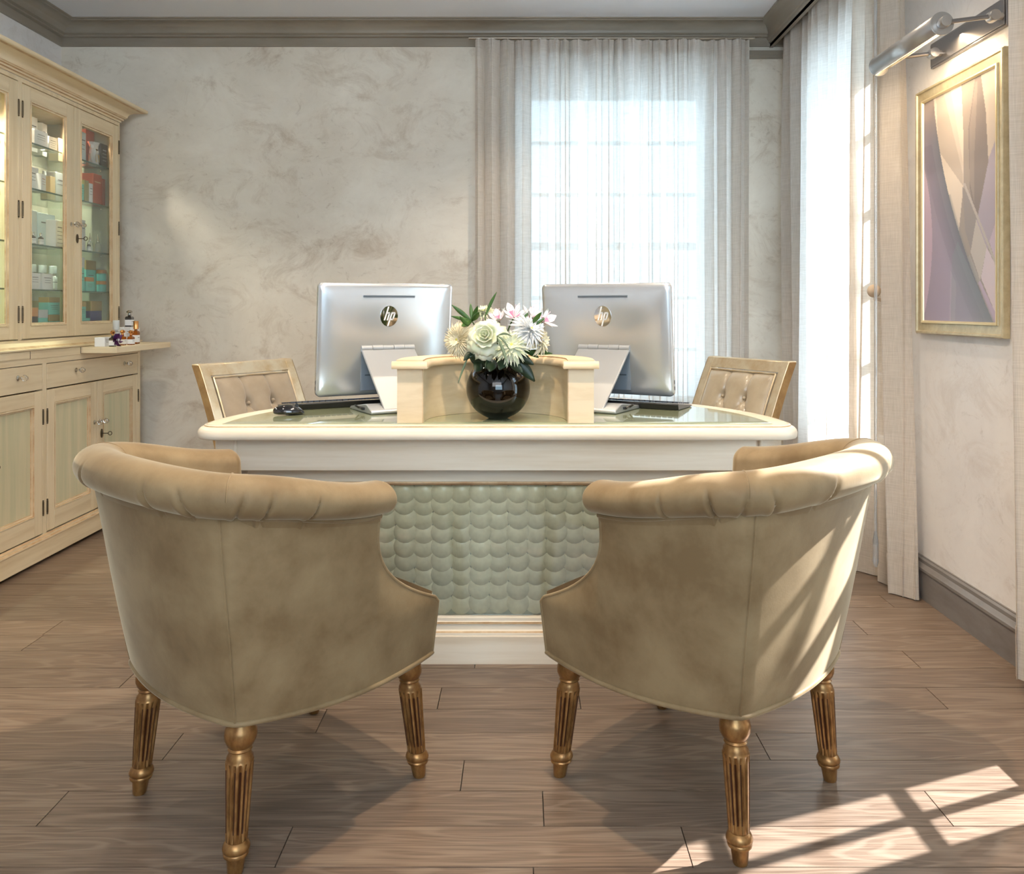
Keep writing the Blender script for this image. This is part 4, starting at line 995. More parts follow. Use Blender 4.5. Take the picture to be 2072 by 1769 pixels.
mat('leg_gold', (164,122,72), 0.32, 0.6, alt=(118,80,44), ascale=(60,60,30), contrast=(0.35,0.7)); mat('leg_groove', (74,40,18), 0.5, 0.2)
ZB0 = 0.308
def sm(u): return u*u*(3-2*u)
def ztop(u):
    if u <= 1: return 0.686 + 0.052*sm(u)
    if u <= 2: return 0.738 + 0.010*math.sin((u-1)*PI)
    return 0.686 + 0.052*sm(3-u)
def lerp(a, b_, u): return a+(b_-a)*u
PK = {}
def plan(u, h):
    # rounds the rear corners by averaging along the wall, more towards the top
    key = (round(u, 5), round(h, 5))
    if key in PK: return PK[key].copy()
    w_ = 0.02+0.085*h; dd = min(abs(u-1), abs(u-2))
    p = plan0(u, h)
    if dd < w_*1.001 and 0 <= u <= 3:
        q = Vector((0, 0, 0)); n_ = 0
        r_ = w_-dd
        for k in range(-4, 5):
            q += plan0(u+r_*k/4, h); n_ += 1
        q /= n_; q.z = p.z; p = q
    PK[key] = p.copy(); return p
def plan0(u, h):
    ub = u if u <= 1.5 else 3-u
    zb_ = ZB0 - (0.014*math.sin(PI*min(1, ub)) if ub <= 1 else 0.004*math.sin(PI*(ub-1)))
    z = zb_ + h*(ztop(u)-zb_)
    mir = u > 1.5; uu = 3-u if mir else u
    cxr, cyr = lerp(0.235, 0.294, h**0.9), lerp(-0.25, -0.313, h**0.9)
    if uu <= 1:
        zf = ZB0 + h*(0.680-ZB0); t = max(0, (zf-0.440)/0.240)
        ex, ey = lerp(0.252, 0.314, h), 0.255-0.208*(1-(1-t)**3.0)
        x, y = lerp(ex, cxr, uu), lerp(ey, cyr, uu); x += 4*uu*(1-uu)*(0.030-0.004*h)
    else:
        v = (uu-1)*1.0   # 0..0.5
        x, y = lerp(cxr, -cxr, v), cyr - 4*v*(1-v)*(0.032+0.022*h)
    return Vector(((-x if mir else x), y, z))
def inward(u, h):
    e = 1e-3; a = plan(max(0, u-e), h); c = plan(min(3, u+e), h); d = (c-a); d.z = 0; d.normalize(); return Vector((d.y, -d.x, 0))*-1
US = [k/32 for k in range(97)]
def inset(u, h, d):
    n_ = inward(u, h)
    if abs(u-1) < 0.04 or abs(u-2) < 0.04:
        n_ = (inward(0.94 if u < 1.5 else 1.94, h)+inward(1.06 if u < 1.5 else 2.06, h)).normalized()
    c = plan(u, h)
    if n_.dot(Vector((-c.x, -c.y, 0))) < 0: n_ = -n_
    return c + n_*d
def leg_mesh(nm, dx, dy, H=0.315):
    prof = [(0.014, 0), (0.0155, 0.004), (0.0185, 0.030), (0.019, 0.034), (0.0245, 0.036), (0.0255, 0.040), (0.0235, 0.043), (0.027, 0.047), (0.0275, 0.052), (0.024, 0.060), (0.020, 0.064)]
    prof += [(0.0215+0.0065*k/10, 0.066+0.152*k/10) for k in range(11)]
    prof += [(0.0255, 0.222), (0.026, 0.226), (0.0225, 0.231), (0.0215, 0.237), (0.0245, 0.240), (0.022, 0.244), (0.027, 0.250), (0.0315, 0.260), (0.0325, 0.270), (0.031, 0.281), (0.027, 0.287), (0.027, H)]
    b = new(); nf = 14; seg = 72
    def fl(k, a):
        if not (12 <= k <= 20): return 1.0
        c = math.cos(nf*a); return 1-0.20*max(0, c)**0.6
    rows = []
    for k, (r, z) in enumerate(prof):
        rows.append([Vector((r*fl(k, 2*PI*s/seg)*math.cos(2*PI*s/seg)+dx*(z/0.30), r*fl(k, 2*PI*s/seg)*math.sin(2*PI*s/seg)+dy*(z/0.30), z)) for s in range(seg)])
    V = grid(b, rows, closed_v=True, mif=lambda i, j: 1 if (12 <= i <= 19 and math.cos(nf*2*PI*(j+0.5)/seg) > 0.30) else 0)
    b.faces.new(V[0]); b.faces.new(V[-1])
    return b
def armchair(label, loc, rotz, far):
    t = thing('tub_armchair', label, 'armchair', loc, rotz, 'velvet tub armchairs before the desk')
    NH = 30; hs = [k/NH for k in range(NH+1)]
    # outer shell in three panels meeting at the rear corner seams
    for nm, ua, ub in (('side_panel', 0, 32), ('back_panel', 32, 64), ('side_panel', 64, 96)):
        b = new(); grid(b, [[plan(US[i], h) for h in hs] for i in range(ua, ub+1)]); obj(nm, b, 'velvet', t, fix=False)
    for u in (1, 2): b = new(); tube(b, [plan(u, h)-inward(u, h)*(0.0012 if inward(u, h).dot(plan(u, h)) < 0 else -0.0012) for h in hs], 0.0026, 6); obj('corner_seam', b, 'velvet', t)
    # inner upholstery
    b = new(); rows = []
    for u in US:
        col = []
        for k in range(13):
            q = 1-k/12; hh = 0.35+0.65*q
            c = inset(u, 1.0 if False else hh, 0.062+0.02*math.sin(PI*q))
            if k == 0: c.z += 0.03
            col.append(c)
        rows.append(col)
    grid(b, rows); obj('inner_back', b, 'velvet', t, fix=False)
    # arm fronts: strip between outer and inner edge
    for u0 in (0, 3):
        b = new(); rows = [[plan(u0, h), (plan(u0, h)+inset(u0, h, 0.062))/2+Vector((0, 0.013, 0)), inset(u0, h, 0.062)] for h in hs]
        grid(b, rows); obj('arm_front', b, 'velvet', t, fix=False)
        for dd in (0.002, 0.060):
            b = new(); tube(b, [inset(u0, h, dd)+Vector((0, 0.002, 0)) for h in hs], 0.0042, 8); obj('piping', b, 'velvet', t)
    b = new(); pts = []
    for k in range(25):
        x = -0.252+0.504*k/24; pts.append(x)
    rows = [[Vector((x*(1-0.0*q), 0.255+0.016*math.cos(x/0.252*PI/2), ZB0+0.145*q)) for x in pts] for q in [k/8 for k in range(9)]]
    grid(b, rows); obj('front_rail', b, 'velvet', t, fix=False)
    # bottom piping all round
    b = new(); pp = [plan(u, 0)+Vector((0, 0, -0.002)) for u in US] + [Vector((x, 0.255+0.016*math.cos(x/0.252*PI/2), ZB0-0.002)) for x in pts[1:-1]]
    tube(b, pp, 0.0058, 8, closed=True); obj('bottom_piping', b, 'velvet', t)
    b = new(); b.faces.new([b.verts.new(p+Vector((0, 0, 0.001))) for p in pp]); obj('dust_cover', b, 'gap', t)
    # seat cushion
    b = new(); n1 = 24; rows = []
    for z, s in ((0.35, 0.9), (0.355, 0.97), (0.405, 0.98), (0.420, 0.95), (0.430, 0.83), (0.436, 0.5), (0.437, 0.05)):
        rows.append([Vector((s*0.20*math.copysign(abs(math.cos(a))**0.45, math.cos(a)), 0.0+s*0.255*math.copysign(abs(math.sin(a))**0.45, math.sin(a)), z)) for a in [2*PI*k/40 for k in range(40)]])
    V = grid(b, rows, closed_v=True); b.faces.new(V[0]); b.faces.new(V[-1]); obj('seat_cushion', b, 'velvet', t)
    # rolled rim
    N_ = 420; path = [plan(3*k/N_, 1.0) for k in range(N_+1)]
    for it in range(420):
        q = [p.copy() for p in path]
        for i in range(1, N_): q[i] = path[i]*0.5+(path[i-1]+path[i+1])*0.25
        path = q
    for p in path: p.z += 0.034
    dirs = []
    for i in range(N_+1):
        d = path[min(i+1, N_)]-path[max(i-1, 0)]; d.z = 0; dirs.append(d.normalized())
    SEG = 36
    pl = random.Random(4); pleats = []
    for s0 in (0.27, 0.31, 0.355, 0.42, 0.58, 0.645, 0.69, 0.73, 0.18, 0.82): pleats.append((s0+pl.uniform(-0.006, 0.006), pl.uniform(-0.014, 0.014), pl.uniform(0.6, 1.2)))
    def ringat(i, k=1.0, push=0.0):
        p = path[i]; d = dirs[i]; outn = Vector((d.y, -d.x, 0));
        if outn.dot(Vector((p.x, p.y, 0))) < 0: outn = -outn
        s = i/N_; row = []
        for a_ in range(SEG):
            a = 2*PI*a_/SEG; ca, sa = math.cos(a), math.sin(a)
            ro = 0.050*k if ca > 0 else 0.058*k; rz = lerp(0.036, 0.043, sm(min(1, min(s, 1-s)/0.3)))*k
            g = 1.0
            if ca > -0.2 and sa < 0.55:   # outer lower half: tucks gathered to the piping
                w_ = min(1, (0.55-sa)/0.9)
                for s0, sl_, dp in pleats:
                    x_ = s - s0 - sl_*(sa+1)*0.8; g -= 0.17*dp*w_*math.exp(-(x_/0.0028)**2) - 0.05*dp*w_*math.exp(-((x_-0.007)/0.005)**2)
            zz = sa*rz*(g if sa < 0 else 1); fwd = 0.0
            if ca < 0 and sa < 0:
                tq = (a-PI)/(PI/2); e = min(i, N_-i)
                if tq < 0.75: ix, zz = -0.058-0.024*tq/0.75, -0.15*k*tq/0.75
                else: ix, zz = lerp(-0.082, -0.048, (tq-0.75)/0.25), -0.15*k
                ca, g, ro = ix*k, 1.0, 1.0
                if e < 26:
                    zt_ = max(0.0, (p.z+zz-0.440)/0.240); yy = 0.255-0.208*(1-(1-min(1, zt_))**3.0) if p.z+zz < 0.68 else 0.047
                    fwd = max(0, yy-0.047)*(1-e/26)**0.7
            row.append(p + outn*(ca*ro*g - 0.002) + Vector((0, 0, zz)) + d*push*(1 if zz > -0.05 else 0.3) + Vector((0, fwd, 0)))
        return row
    rows = [ringat(0, q, -push) for q, push in ((0.25, 0.021), (0.62, 0.017), (0.85, 0.010), (0.96, 0.004))]
    rows += [ringat(i) for i in range(N_+1)]
    rows += [ringat(N_, q, push) for q, push in ((0.96, 0.004), (0.85, 0.010), (0.62, 0.017), (0.25, 0.021))]
    b = new(); V = grid(b, rows, closed_v=True); b.faces.new(V[0]); b.faces.new(V[-1]); obj('rolled_rim', b, 'velvet', t)
    b = new(); tube(b, [p + Vector((0, 0, -0.040)) + (p.normalized()*0.0) + (Vector((dirs[i].y, -dirs[i].x, 0)) if Vector((dirs[i].y, -dirs[i].x, 0)).dot(Vector((p.x, p.y, 0))) > 0 else -Vector((dirs[i].y, -dirs[i].x, 0)))*0.004 for i, p in enumerate(path)], 0.005, 8); obj('rim_piping', b, 'velvet', t)
    b = new(); 
    for i in (132, 288):
        r_ = ringat(i); tube(b, [p + (p-path[i]).normalized()*0.0004 for p in r_[:20]+r_[-8:-1]][0:18], 0.0014, 5)
    obj('rim_seam', b, 'velvet', t)
    for (fx, fy, tx, ty) in ((0.213, 0.249, -0.006, -0.034), (-0.213, 0.249, 0.006, -0.034), (0.214, -0.237, -0.014, 0.022), (-0.214, -0.237, 0.014, 0.022)):
        if fx*far > 0 and fy > 0: fx, fy, ty = fx*1.2, 0.270, -0.045
        o = obj('leg', leg_mesh('leg', tx, ty), ['leg_gold', 'leg_groove'], t, loc=(fx, fy, 0))
    return t
armchair('beige velvet tub armchair on fluted gold legs, the one in shade on the left', (-0.574, 2.058, 0), R(-42.1), -1)
armchair('beige velvet tub armchair on fluted gold legs, the sunlit one on the right', (0.417, 2.087, 0), R(46.8), 1)
# ------------------------------------------------------------------ vase and flowers
VX, VY = -0.078, 2.80
mat('vase_glass', (9,6,4), 0.02, coat=0, spec=0.55)
t = thing('round_vase', 'glossy black glass globe vase holding white flowers on the desk', 'vase', (VX, VY, DZ+0.0004))
b = new(); rv = 0.103; prof = [(0.001, 0.0), (0.030, 0.0)]
for k in range(1, 25):
    a = -PI/2 + 0.30 + (PI-0.30-0.46)*k/24; prof.append((rv*math.cos(a), rv*0.93+rv*0.955*math.sin(a)+0.0))
prof += [(0.040, prof[-1][1]-0.002), (0.060, prof[-1][1]-0.03)]
lathe(b, prof, 48, caps=False); obj('globe', b, 'vase_glass', t)
b = new(); lathe(b, [(0.001, 0.15), (0.058, 0.15)], 24, caps=False); obj('water_surface', b, 'port', t)
def at(px, py, Y): return Vector(((px-CX)/F*Y, Y, EYE-(py-CY)/F*Y))
mat('petal_white', (222,222,204), 0.5, sheen=0.2, alt=(220,226,190), ascale=(30,30,30)); mat('petal_cream', (230,220,190), 0.5); mat('petal_pure', (226,226,224), 0.5); mat('petal_pink', (206,120,160), 0.5); mat('petal_mauve', (226,196,206), 0.5)
mat('flower_eye', (196,190,96), 0.6); mat('leaf_dark', (30,52,30), 0.4, alt=(18,36,20), ascale=(30,30,30)); mat('leaf_green', (72,106,46), 0.4, alt=(46,78,34), ascale=(25,25,25)); mat('leaf_grey', (104,120,92), 0.45); mat('stem', (70,92,44), 0.5)
MOUTH = Vector((VX, VY, DZ+0.165))
def frame(dirv):
    return Vector(dirv).normalized().to_track_quat('Z', 'Y').to_matrix().to_4x4()
def flower(name, label, loc, dirv, group='white flowers in the vase', cat='flower'):
    t = thing(name, label, cat, loc, 0, group)
    return t, frame(dirv)
def stem_(t, bend=0.02):
    p0 = Vector((0, 0, 0)); p1 = MOUTH - t.location
    b = new(); tube(b, [p0 + (p1-p0)*k/6 + Vector((0, 0, bend*math.sin(k/6*PI))) for k in range(7)], 0.0026, 6); obj('stem', b, 'stem', t)
def petal(M, L, Wd, curl, base=0.0, lift=0.0, a=0.0, n=7, m=5, cup=0.3, tip=0.6, z0=0.0, ruff=0.0):
    """petal radiating along +x then rotated by a about z; curl raises the tip"""
    rows = []
    for i in range(n):
        u = i/(n-1); ws = Wd*(math.sin(PI*min(1, (0.08+0.92*u))**tip) if tip > 0 else 1)*0.5; ws = max(ws, Wd*0.04)
        r = base + L*(math.sin(curl*u)/curl if abs(curl) > 1e-3 else u); z = z0+lift*u + L*((1-math.cos(curl*u))/curl if abs(curl) > 1e-3 else 0)
        row = []
        for j in range(m):
            v = -1+2*j/(m-1); y = v*ws; zz = z + cup*ws*(v*v) + ruff*math.sin(6*v+a*3)*u*u
            row.append(M @ (Matrix.Rotation(a, 4, 'Z') @ Vector((r, y, zz))))
        rows.append(row)
    return rows
# rose
t, M = flower('rose', 'large open white rose at the front left of the bouquet', at(984, 684, 2.70), (-0.12, -0.9, 0.35)); M = M @ Matrix.Scale(1.2, 4)
rr_ = random.Random(2)
for ringn, (cnt, r0, L_, wd, z0, cu) in enumerate(((3, 0.004, 0.020, 0.026, 0.016, 2.0), (4, 0.010, 0.026, 0.034, 0.010, 1.75), (5, 0.016, 0.032, 0.042, 0.004, 1.45), (5, 0.022, 0.036, 0.050, -0.004, 1.15), (6, 0.026, 0.036, 0.056, -0.010, 0.6), (6, 0.028, 0.036, 0.058, -0.016, -0.25))):
    for k in range(cnt):
        a = 2*PI*k/cnt + ringn*0.7 + rr_.uniform(-0.1, 0.1); b = new()
        rows = []
        H = L_*(1.0 if ringn < 4 else 0.7); nn_ = 9
        for i in range(nn_):
            u = i/(nn_-1)
            # cup: rises from the base circle, flares outwards on outer rings
            fl = (0.0, 0.002, 0.006, 0.012, 0.022, 0.028)[ringn]; rad = r0*(0.35+0.65*math.sin(min(1, u*1.6)*PI/2)) + fl*u**2.2
            z = z0 + H*(u**0.85) - (0.0, 0, 0.001, 0.005, 0.014, 0.022)[ringn]*u**3
            half = (wd/2)/max(rad, 0.008)*math.sin(PI*(0.16+0.62*u))**0.7; half = min(half, 1.5)
            row = []
            for j in range(9):
                v = -1+2*j/8; ang = a+v*half; rz = z - 0.0045*v*v*u*(1+ringn*0.5)
                rq = rad + 0.0025*math.sin(5*v+k)*u*u*(1 if ringn > 2 else 0.3) + (0.004*v*v*u if ringn > 3 else 0)
                row.append(M @ Vector((rq*math.cos(ang), rq*math.sin(ang), rz)))
            rows.append(row)
        grid(b, rows); o = obj('petal', b, 'petal_white', t, fix=False); md = o.modifiers.new('s', 'SOLIDIFY'); md.thickness = 0.0009
stem_(t)
# chrysanthemums with many narrow florets
def mum(label, loc, dirv, R_, m, n=150, wd=0.008, droop=0.5, inner=1.0, eye=True, seed=1, spider=False, name='chrysanthemum'):
    t, M = flower(name, label, loc, dirv); q = random.Random(seed)
    b = new(); layers = 7
    for l in range(layers):
        cnt = int(n/layers*(0.6+0.8*l/(layers-1))); f = l/(layers-1)
        for k in range(cnt):
            a = 2*PI*(k+q.random()*0.6)/cnt; L_ = R_*(0.42+0.58*f)*q.uniform(0.88, 1.1)
            cu = lerp(1.5, -droop, f)+q.uniform(-0.12, 0.12)
            rows = petal(M, L_, wd*q.uniform(0.8, 1.15), cu, base=0.004+0.006*f, lift=0.0, a=a, n=7, m=3, cup=0.9, tip=0.75, z0=0.012*(1-f))
            grid(b, rows)
    o = obj('florets', b, m, t, fix=False); o['kind'] = 'stuff'
    if eye:
        b = new(); bmesh.ops.create_uvsphere(b, u_segments=12, v_segments=8, radius=R_*0.16); 
        for v in b.verts: v.co = M @ (Vector((v.co.x*0.8, v.co.y*0.8, v.co.z*0.35)) + Vector((0, 0, 0.010)))
        obj('flower_eye', b, 'flower_eye', t, smooth=True)
    stem_(t); return t
mum('cream chrysanthemum with curled florets at the left of the bouquet', at(928, 688, 2.76), (-0.5, -0.85, 0.12), 0.062, 'petal_cream', 230, 0.0075, 0.9, seed=3)
mum('white spider chrysanthemum with long drooping florets at the front centre', at(1034, 700, 2.69), (0.1, -0.85, 0.4), 0.064, 'petal_white', 105, 0.0105, 1.0, seed=5)
mum('white chrysanthemum with flat florets right of the rose', at(1072, 668, 2.72), (0.5, -0.65, 0.55), 0.058, 'petal_pure', 120, 0.0095, 0.6, seed=8)
mum('small greenish white chrysanthemum at the back left, behind the rose', at(978, 634, 2.80), (-0.1, -0.4, 0.9), 0.036, 'petal_white', 100, 0.007, 0.4, seed=11)
mum('white chrysanthemum at the lower right edge of the bouquet', at(1092, 690, 2.74), (0.75, -0.55, 0.1), 0.046, 'petal_cream', 80, 0.0125, 0.5, seed=13, eye=False)
# alstroemeria: six petals, pink flushed
def lily(label, loc, dirv, L_, seed):
    t, M = flower('alstroemeria', label, loc, dirv); q = random.Random(seed)
    for k in range(6):
        a = k*PI/3+q.uniform(-0.1, 0.1); big = k % 2 == 0
        b = new(); rows = petal(M, L_*(1 if big else 0.92), 0.026 if big else 0.017, q.uniform(0.1, 0.5) if big else q.uniform(0.2, 0.6), base=0.003, lift=0.025, a=a, n=8, m=7, cup=0.25, tip=1.25, ruff=0.0015)
        grid(b, rows, mif=lambda i, j, bg=big: (1 if (i < 3 and 1 <= j <= 4) else (2 if (i >= 6 and j in (2, 3)) else 0)))
        o = obj('petal', b, ['petal_pure', 'petal_pink' if big else 'petal_mauve', 'leaf_grey' if not big else 'petal_mauve'], t, fix=False)
    b = new()
    for k in range(5):
        a = k*1.2; tube(b, [M @ Vector((0, 0, 0)), M @ Vector((0.008*math.cos(a), 0.008*math.sin(a), 0.022)), M @ Vector((0.016*math.cos(a), 0.016*math.sin(a), 0.036))], 0.0007, 5)
        c = M @ Vector((0.016*math.cos(a), 0.016*math.sin(a), 0.037)); lathe(b, [(0.0005, -0.002), (0.0018, 0), (0.0005, 0.002)], 6, c)
    obj('stamens', b, 'petal_mauve', t)
    stem_(t)
lily('pink-flushed white alstroemeria at the top of the bouquet', at(1040, 642, 2.78), (0.0, -0.6, 0.8), 0.040, 1)
lily('pink-throated alstroemeria at the far right of the bouquet', at(1098, 652, 2.77), (0.7, -0.4, 0.5), 0.040, 2)
lily('white alstroemeria between the top one and the rose', at(1010, 650, 2.77), (-0.3, -0.5, 0.8), 0.034, 3)
lily('alstroemeria in front of the right screen, upper right of the bouquet', at(1074, 646, 2.77), (0.4, -0.3, 0.85), 0.038, 4)
# leaves
def leaf_rows(P0, P1, wd, sag=0.0, nrm=(0, -1, 0), n=10, fold=0.25, tip=1.0):
    P0 = Vector(P0); P1 = Vector(P1); d = P1-P0; nv = Vector(nrm); s = d.cross(nv).normalized(); up = s.cross(d).normalized(); rows = []
    for i in range(n):
        u = i/(n-1); w_ = wd/2*math.sin(PI*(0.04+0.93*u)**tip) + 0.0003; c = P0+d*u + Vector((0, 0, sag*math.sin(u*PI)))
        rows.append([c + s*(v*w_) - up*(fold*w_*abs(v)) for v in (-1, -0.5, 0, 0.5, 1)])
    return rows
def foliage(name, label, blades, m, wd, cat='foliage', **k):
    P = blades[0][0]; t = thing(name, label, cat, P, 0, 'greenery in the vase')
    for i, (A, B) in enumerate(blades):
        b = new(); ww = wd[i] if isinstance(wd, (list, tuple)) else wd
        grid(b, leaf_rows(A-P, B-P, ww, **k)); o = obj('leaf', b, m, t, fix=False); md = o.modifiers.new('s', 'SOLIDIFY'); md.thickness = 0.0006
    b = new(); p1 = MOUTH-P; tube(b, [Vector((0, 0, 0)), p1*0.5+Vector((0, 0, 0.01)), p1], 0.002, 6); obj('stem', b, 'stem', t)
    return t
c = at(955, 650, 2.77)
foliage('leaf_sprig', 'sprig of pointed green leaves reaching to the upper left', [(c, at(914, 617, 2.76)), (c, at(913, 640, 2.74)), (c, at(952, 614, 2.78)), (c, at(967, 619, 2.74)), (c, at(970, 632, 2.72)), (c, at(934, 660, 2.72)), (at(948, 660, 2.74), at(930, 640, 2.72))], 'leaf_green', [0.014, 0.011, 0.011, 0.014, 0.017, 0.018, 0.014])
foliage('grass_spray', 'single long dark grass blade rising highest from the bouquet', [(at(981, 642, 2.74), at(1005, 591, 2.73))], 'leaf_green', 0.009, sag=0.004)
foliage('grass_spray', 'three slender blades arching over the spider chrysanthemum', [(at(1006, 680, 2.63), at(1036, 681, 2.62)), (at(1006, 680, 2.63), at(1031, 708, 2.62)), (at(1006, 682, 2.63), at(1028, 741, 2.61))], 'leaf_grey', [0.006, 0.006, 0.009], sag=0.008)
foliage('leaf_sprig', 'green leaves among the upper right alstroemeria', [(at(1076, 655, 2.72), at(1096, 632, 2.70)), (at(1080, 659, 2.72), at(1102, 644, 2.72)), (at(1060, 648, 2.74), at(1068, 633, 2.74))], 'leaf_green', [0.014, 0.009, 0.010])
foliage('grass_spray', 'thin pale blade trailing down left of the vase', [(at(948, 722, 2.72), at(927, 776, 2.72))], 'leaf_grey', 0.006, sag=0.006)
foliage('broad_leaves', 'dark broad leaves hanging over the left rim of the vase', [(at(985, 742, 2.73), at(950, 722, 2.70)), (at(975, 735, 2.72), at(962, 752, 2.68)), (at(1000, 728, 2.72), at(990, 752, 2.66)), (at(1000, 735, 2.72), at(982, 745, 2.67)), (at(960, 715, 2.72), at(938, 730, 2.70))], 'leaf_dark', [0.038, 0.032, 0.034, 0.030, 0.02], sag=0.006)
foliage('broad_leaves', 'dark broad leaves hanging far over the right rim of the vase', [(at(1040, 730, 2.72), at(1082, 772, 2.72)), (at(1035, 720, 2.72), at(1080, 738, 2.70)), (at(1030, 735, 2.70), at(1058, 755, 2.68)), (at(1020, 722, 2.72), at(1056, 716, 2.70)), (at(1025, 725, 2.72), at(1010, 748, 2.66))], 'leaf_dark', [0.036, 0.030, 0.028, 0.032, 0.034], sag=0.006)
foliage('broad_leaves', 'long flat leaf resting over the right of the gallery cap', [(at(1060, 712, 2.76), at(1118, 716, 2.78)), (at(1060, 708, 2.76), at(1090, 724, 2.74))], 'leaf_green', [0.016, 0.016], sag=0.002)
# ------------------------------------------------------------------ framed picture on the right wall
mat('frame_gold', (206,194,160), 0.35, 0.3, alt=(186,172,138), ascale=(30,30,30)); mat('frame_lip', (232,216,172), 0.3, 0.5)
PY0, PY1, PZ0, PZ1 = 2.797, 3.42, 1.03, 1.972
t = thing('framed_picture', 'abstract print of grey and lilac curved bands in a pale gold frame', 'picture', (XR, (PY0+PY1)/2, (PZ0+PZ1)/2))
def ringframe(prof, m, nm):
    b = new(); C = [(PY0, PZ0), (PY1, PZ0), (PY1, PZ1), (PY0, PZ1)]
    V = []
    for y, z in C:
        sy = 1 if y == PY0 else -1; sz = 1 if z == PZ0 else -1
        V.append([b.verts.new((XR-d, y+sy*i, z+sz*i)) for i, d in prof])
    for k in range(4):
        for j in range(len(prof)-1): b.faces.new((V[k][j], V[(k+1) % 4][j], V[(k+1) % 4][j+1], V[k][j+1]))
    return obj(nm, b, m, t, world=True)
ringframe([(0, 0.001), (0, 0.020), (0.004, 0.026), (0.010, 0.026), (0.013, 0.020), (0.040, 0.016), (0.042, 0.020)], 'frame_gold', 'frame')
ringframe([(0.042, 0.014), (0.042, 0.023), (0.047, 0.024), (0.051, 0.020), (0.052, 0.010)], 'frame_lip', 'inner_lip')
mt = bpy.data.materials.new('print_ink'); mt.use_nodes = True; p_ = mt.node_tree.nodes['Principled BSDF']; at_ = mt.node_tree.nodes.new('ShaderNodeAttribute'); at_.attribute_name = 'ink'
mt.node_tree.links.new(at_.outputs['Color'], p_.inputs['Base Color']); p_.inputs['Roughness'].default_value = 0.5; MATS['print_ink'] = mt
def inpoly(u, v, P):
    c = False; n = len(P); k = n-1
    for i in range(n):
        (a, b_), (e, f) = P[i], P[k]
        if (b_ > v) != (f > v) and u < (e-a)*(v-b_)/(f-b_)+a: c = not c
        k = i
    return c
SHAPES = [([(0.13,0),(0.55,0),(0.58,0.25),(0.58,0.42),(0.51,0.66),(0.3,0.5)], (224,212,200)),
 ([(0.19,0),(0.32,0),(0.57,0.36),(0.57,0.43),(0.22,0.24)], (196,184,174)), ([(0.30,0),(0.40,0),(0.57,0.33),(0.57,0.38)], (212,200,190)),
 ([(0.55,0),(0.72,0),(0.66,0.2),(0.66,0.45),(0.74,0.6),(0.62,0.82),(0.50,0.66),(0.58,0.42),(0.58,0.25)], (166,156,150)),
 ([(0.80,0),(1,0),(1,0.30),(0.88,0.45)], (206,194,184)), ([(0.88,0.36),(1,0.26),(1,0.62),(0.86,0.72),(0.74,0.6)], (176,168,184)),
 ([(0.73,0),(0.80,0),(0.86,0.16),(0.89,0.36),(0.74,0.60),(0.66,0.45),(0.64,0.2)], (142,133,132)), ([(0.73,0.02),(0.76,0.02),(0.72,0.3),(0.72,0.52),(0.66,0.42),(0.655,0.2)], (158,148,144)),
 ([(0.56,0.43),(0.62,0.46),(0.75,0.58),(0.68,0.71),(0.60,0.62)], (156,150,150)),
 ([(0.74,0.58),(0.87,0.70),(0.79,0.83),(0.67,0.71)], (196,190,186)), ([(0.90,0.68),(1,0.58),(1,0.78)], (198,184,202)),
 ([(0.87,0.70),(1,0.79),(1,0.985),(0.80,0.82)], (212,200,210)), ([(0.57,0.42),(0.60,0.42),(1,0.775),(1,0.80)], (190,184,182)),
 ([(0.66,0.72),(0.79,0.83),(0.73,0.86),(0.62,0.74)], (170,166,166)), ([(0.79,0.83),(1,0.98),(1,1),(0.95,1),(0.76,0.84)], (186,172,194))]
def ink(u, v):
    """u: 0 left (far) .. 1 right (near), v: 0 top .. 1 bottom"""
    main = 0.15+0.25*v+0.55*v*v; k = main-u
    if k > 0:
        g = max(0, 1-k/0.34)**1.6; c = [lerp(170, 118, g), lerp(160, 122, g), lerp(182, 134, g)]
        if 0.10 < k < 0.24 and v > 0.2: c = [q-7 for q in c]
        if inpoly(u, v, [(0.42,0.72),(0.50,0.66),(0.95,1),(0.40,1)]): c = [lerp(c[0], 140, 0.4), lerp(c[1], 150, 0.5), lerp(c[2], 160, 0.4)]
        if inpoly(u, v, [(0.40,0.78),(0.48,0.84),(0.46,1),(0.38,1)]): c = [c[0]+8, c[1]+10, c[2]+6]
        if 0.30 < v < 0.97 and u < 0.13*math.sin((v-0.30)/0.67*PI)**0.8: c = [206, 186, 208]
        if v < 0.2: f = (0.2-v)/0.2; c = [lerp(c[0], 172, f), lerp(c[1], 156, f), lerp(c[2], 150, f)]
    else:
        c = [160, 152, 150]
        for P, q in SHAPES:
            if inpoly(u, v, P): c = list(q)
        if k > -0.035 and v > 0.45: f = 1+k/0.035; c = [lerp(c[i], 140, f*0.6) for i in range(3)]
    return c
b = new(); NY, NZ = 150, 230; lay = b.loops.layers.float_color.new('ink')
y0, y1, z0, z1 = PY0+0.05, PY1-0.05, PZ0+0.05, PZ1-0.05
VV = [[b.verts.new((XR-0.014, lerp(y1, y0, i/NY), lerp(z1, z0, j/NZ))) for j in range(NZ+1)] for i in range(NY+1)]
cc = [[ink(i/NY, j/NZ) for j in range(NZ+1)] for i in range(NY+1)]
idx = {}
for i in range(NY+1):
    for j in range(NZ+1): idx[VV[i][j]] = cc[i][j]
for i in range(NY):
    for j in range(NZ):
        f = b.faces.new((VV[i][j], VV[i+1][j], VV[i+1][j+1], VV[i][j+1]))
        for lp in f.loops: q = idx[lp.vert]; lp[lay] = (s2l(q[0]), s2l(q[1]), s2l(q[2]), 1)
obj('print', b, 'print_ink', t, world=True, fix=False)
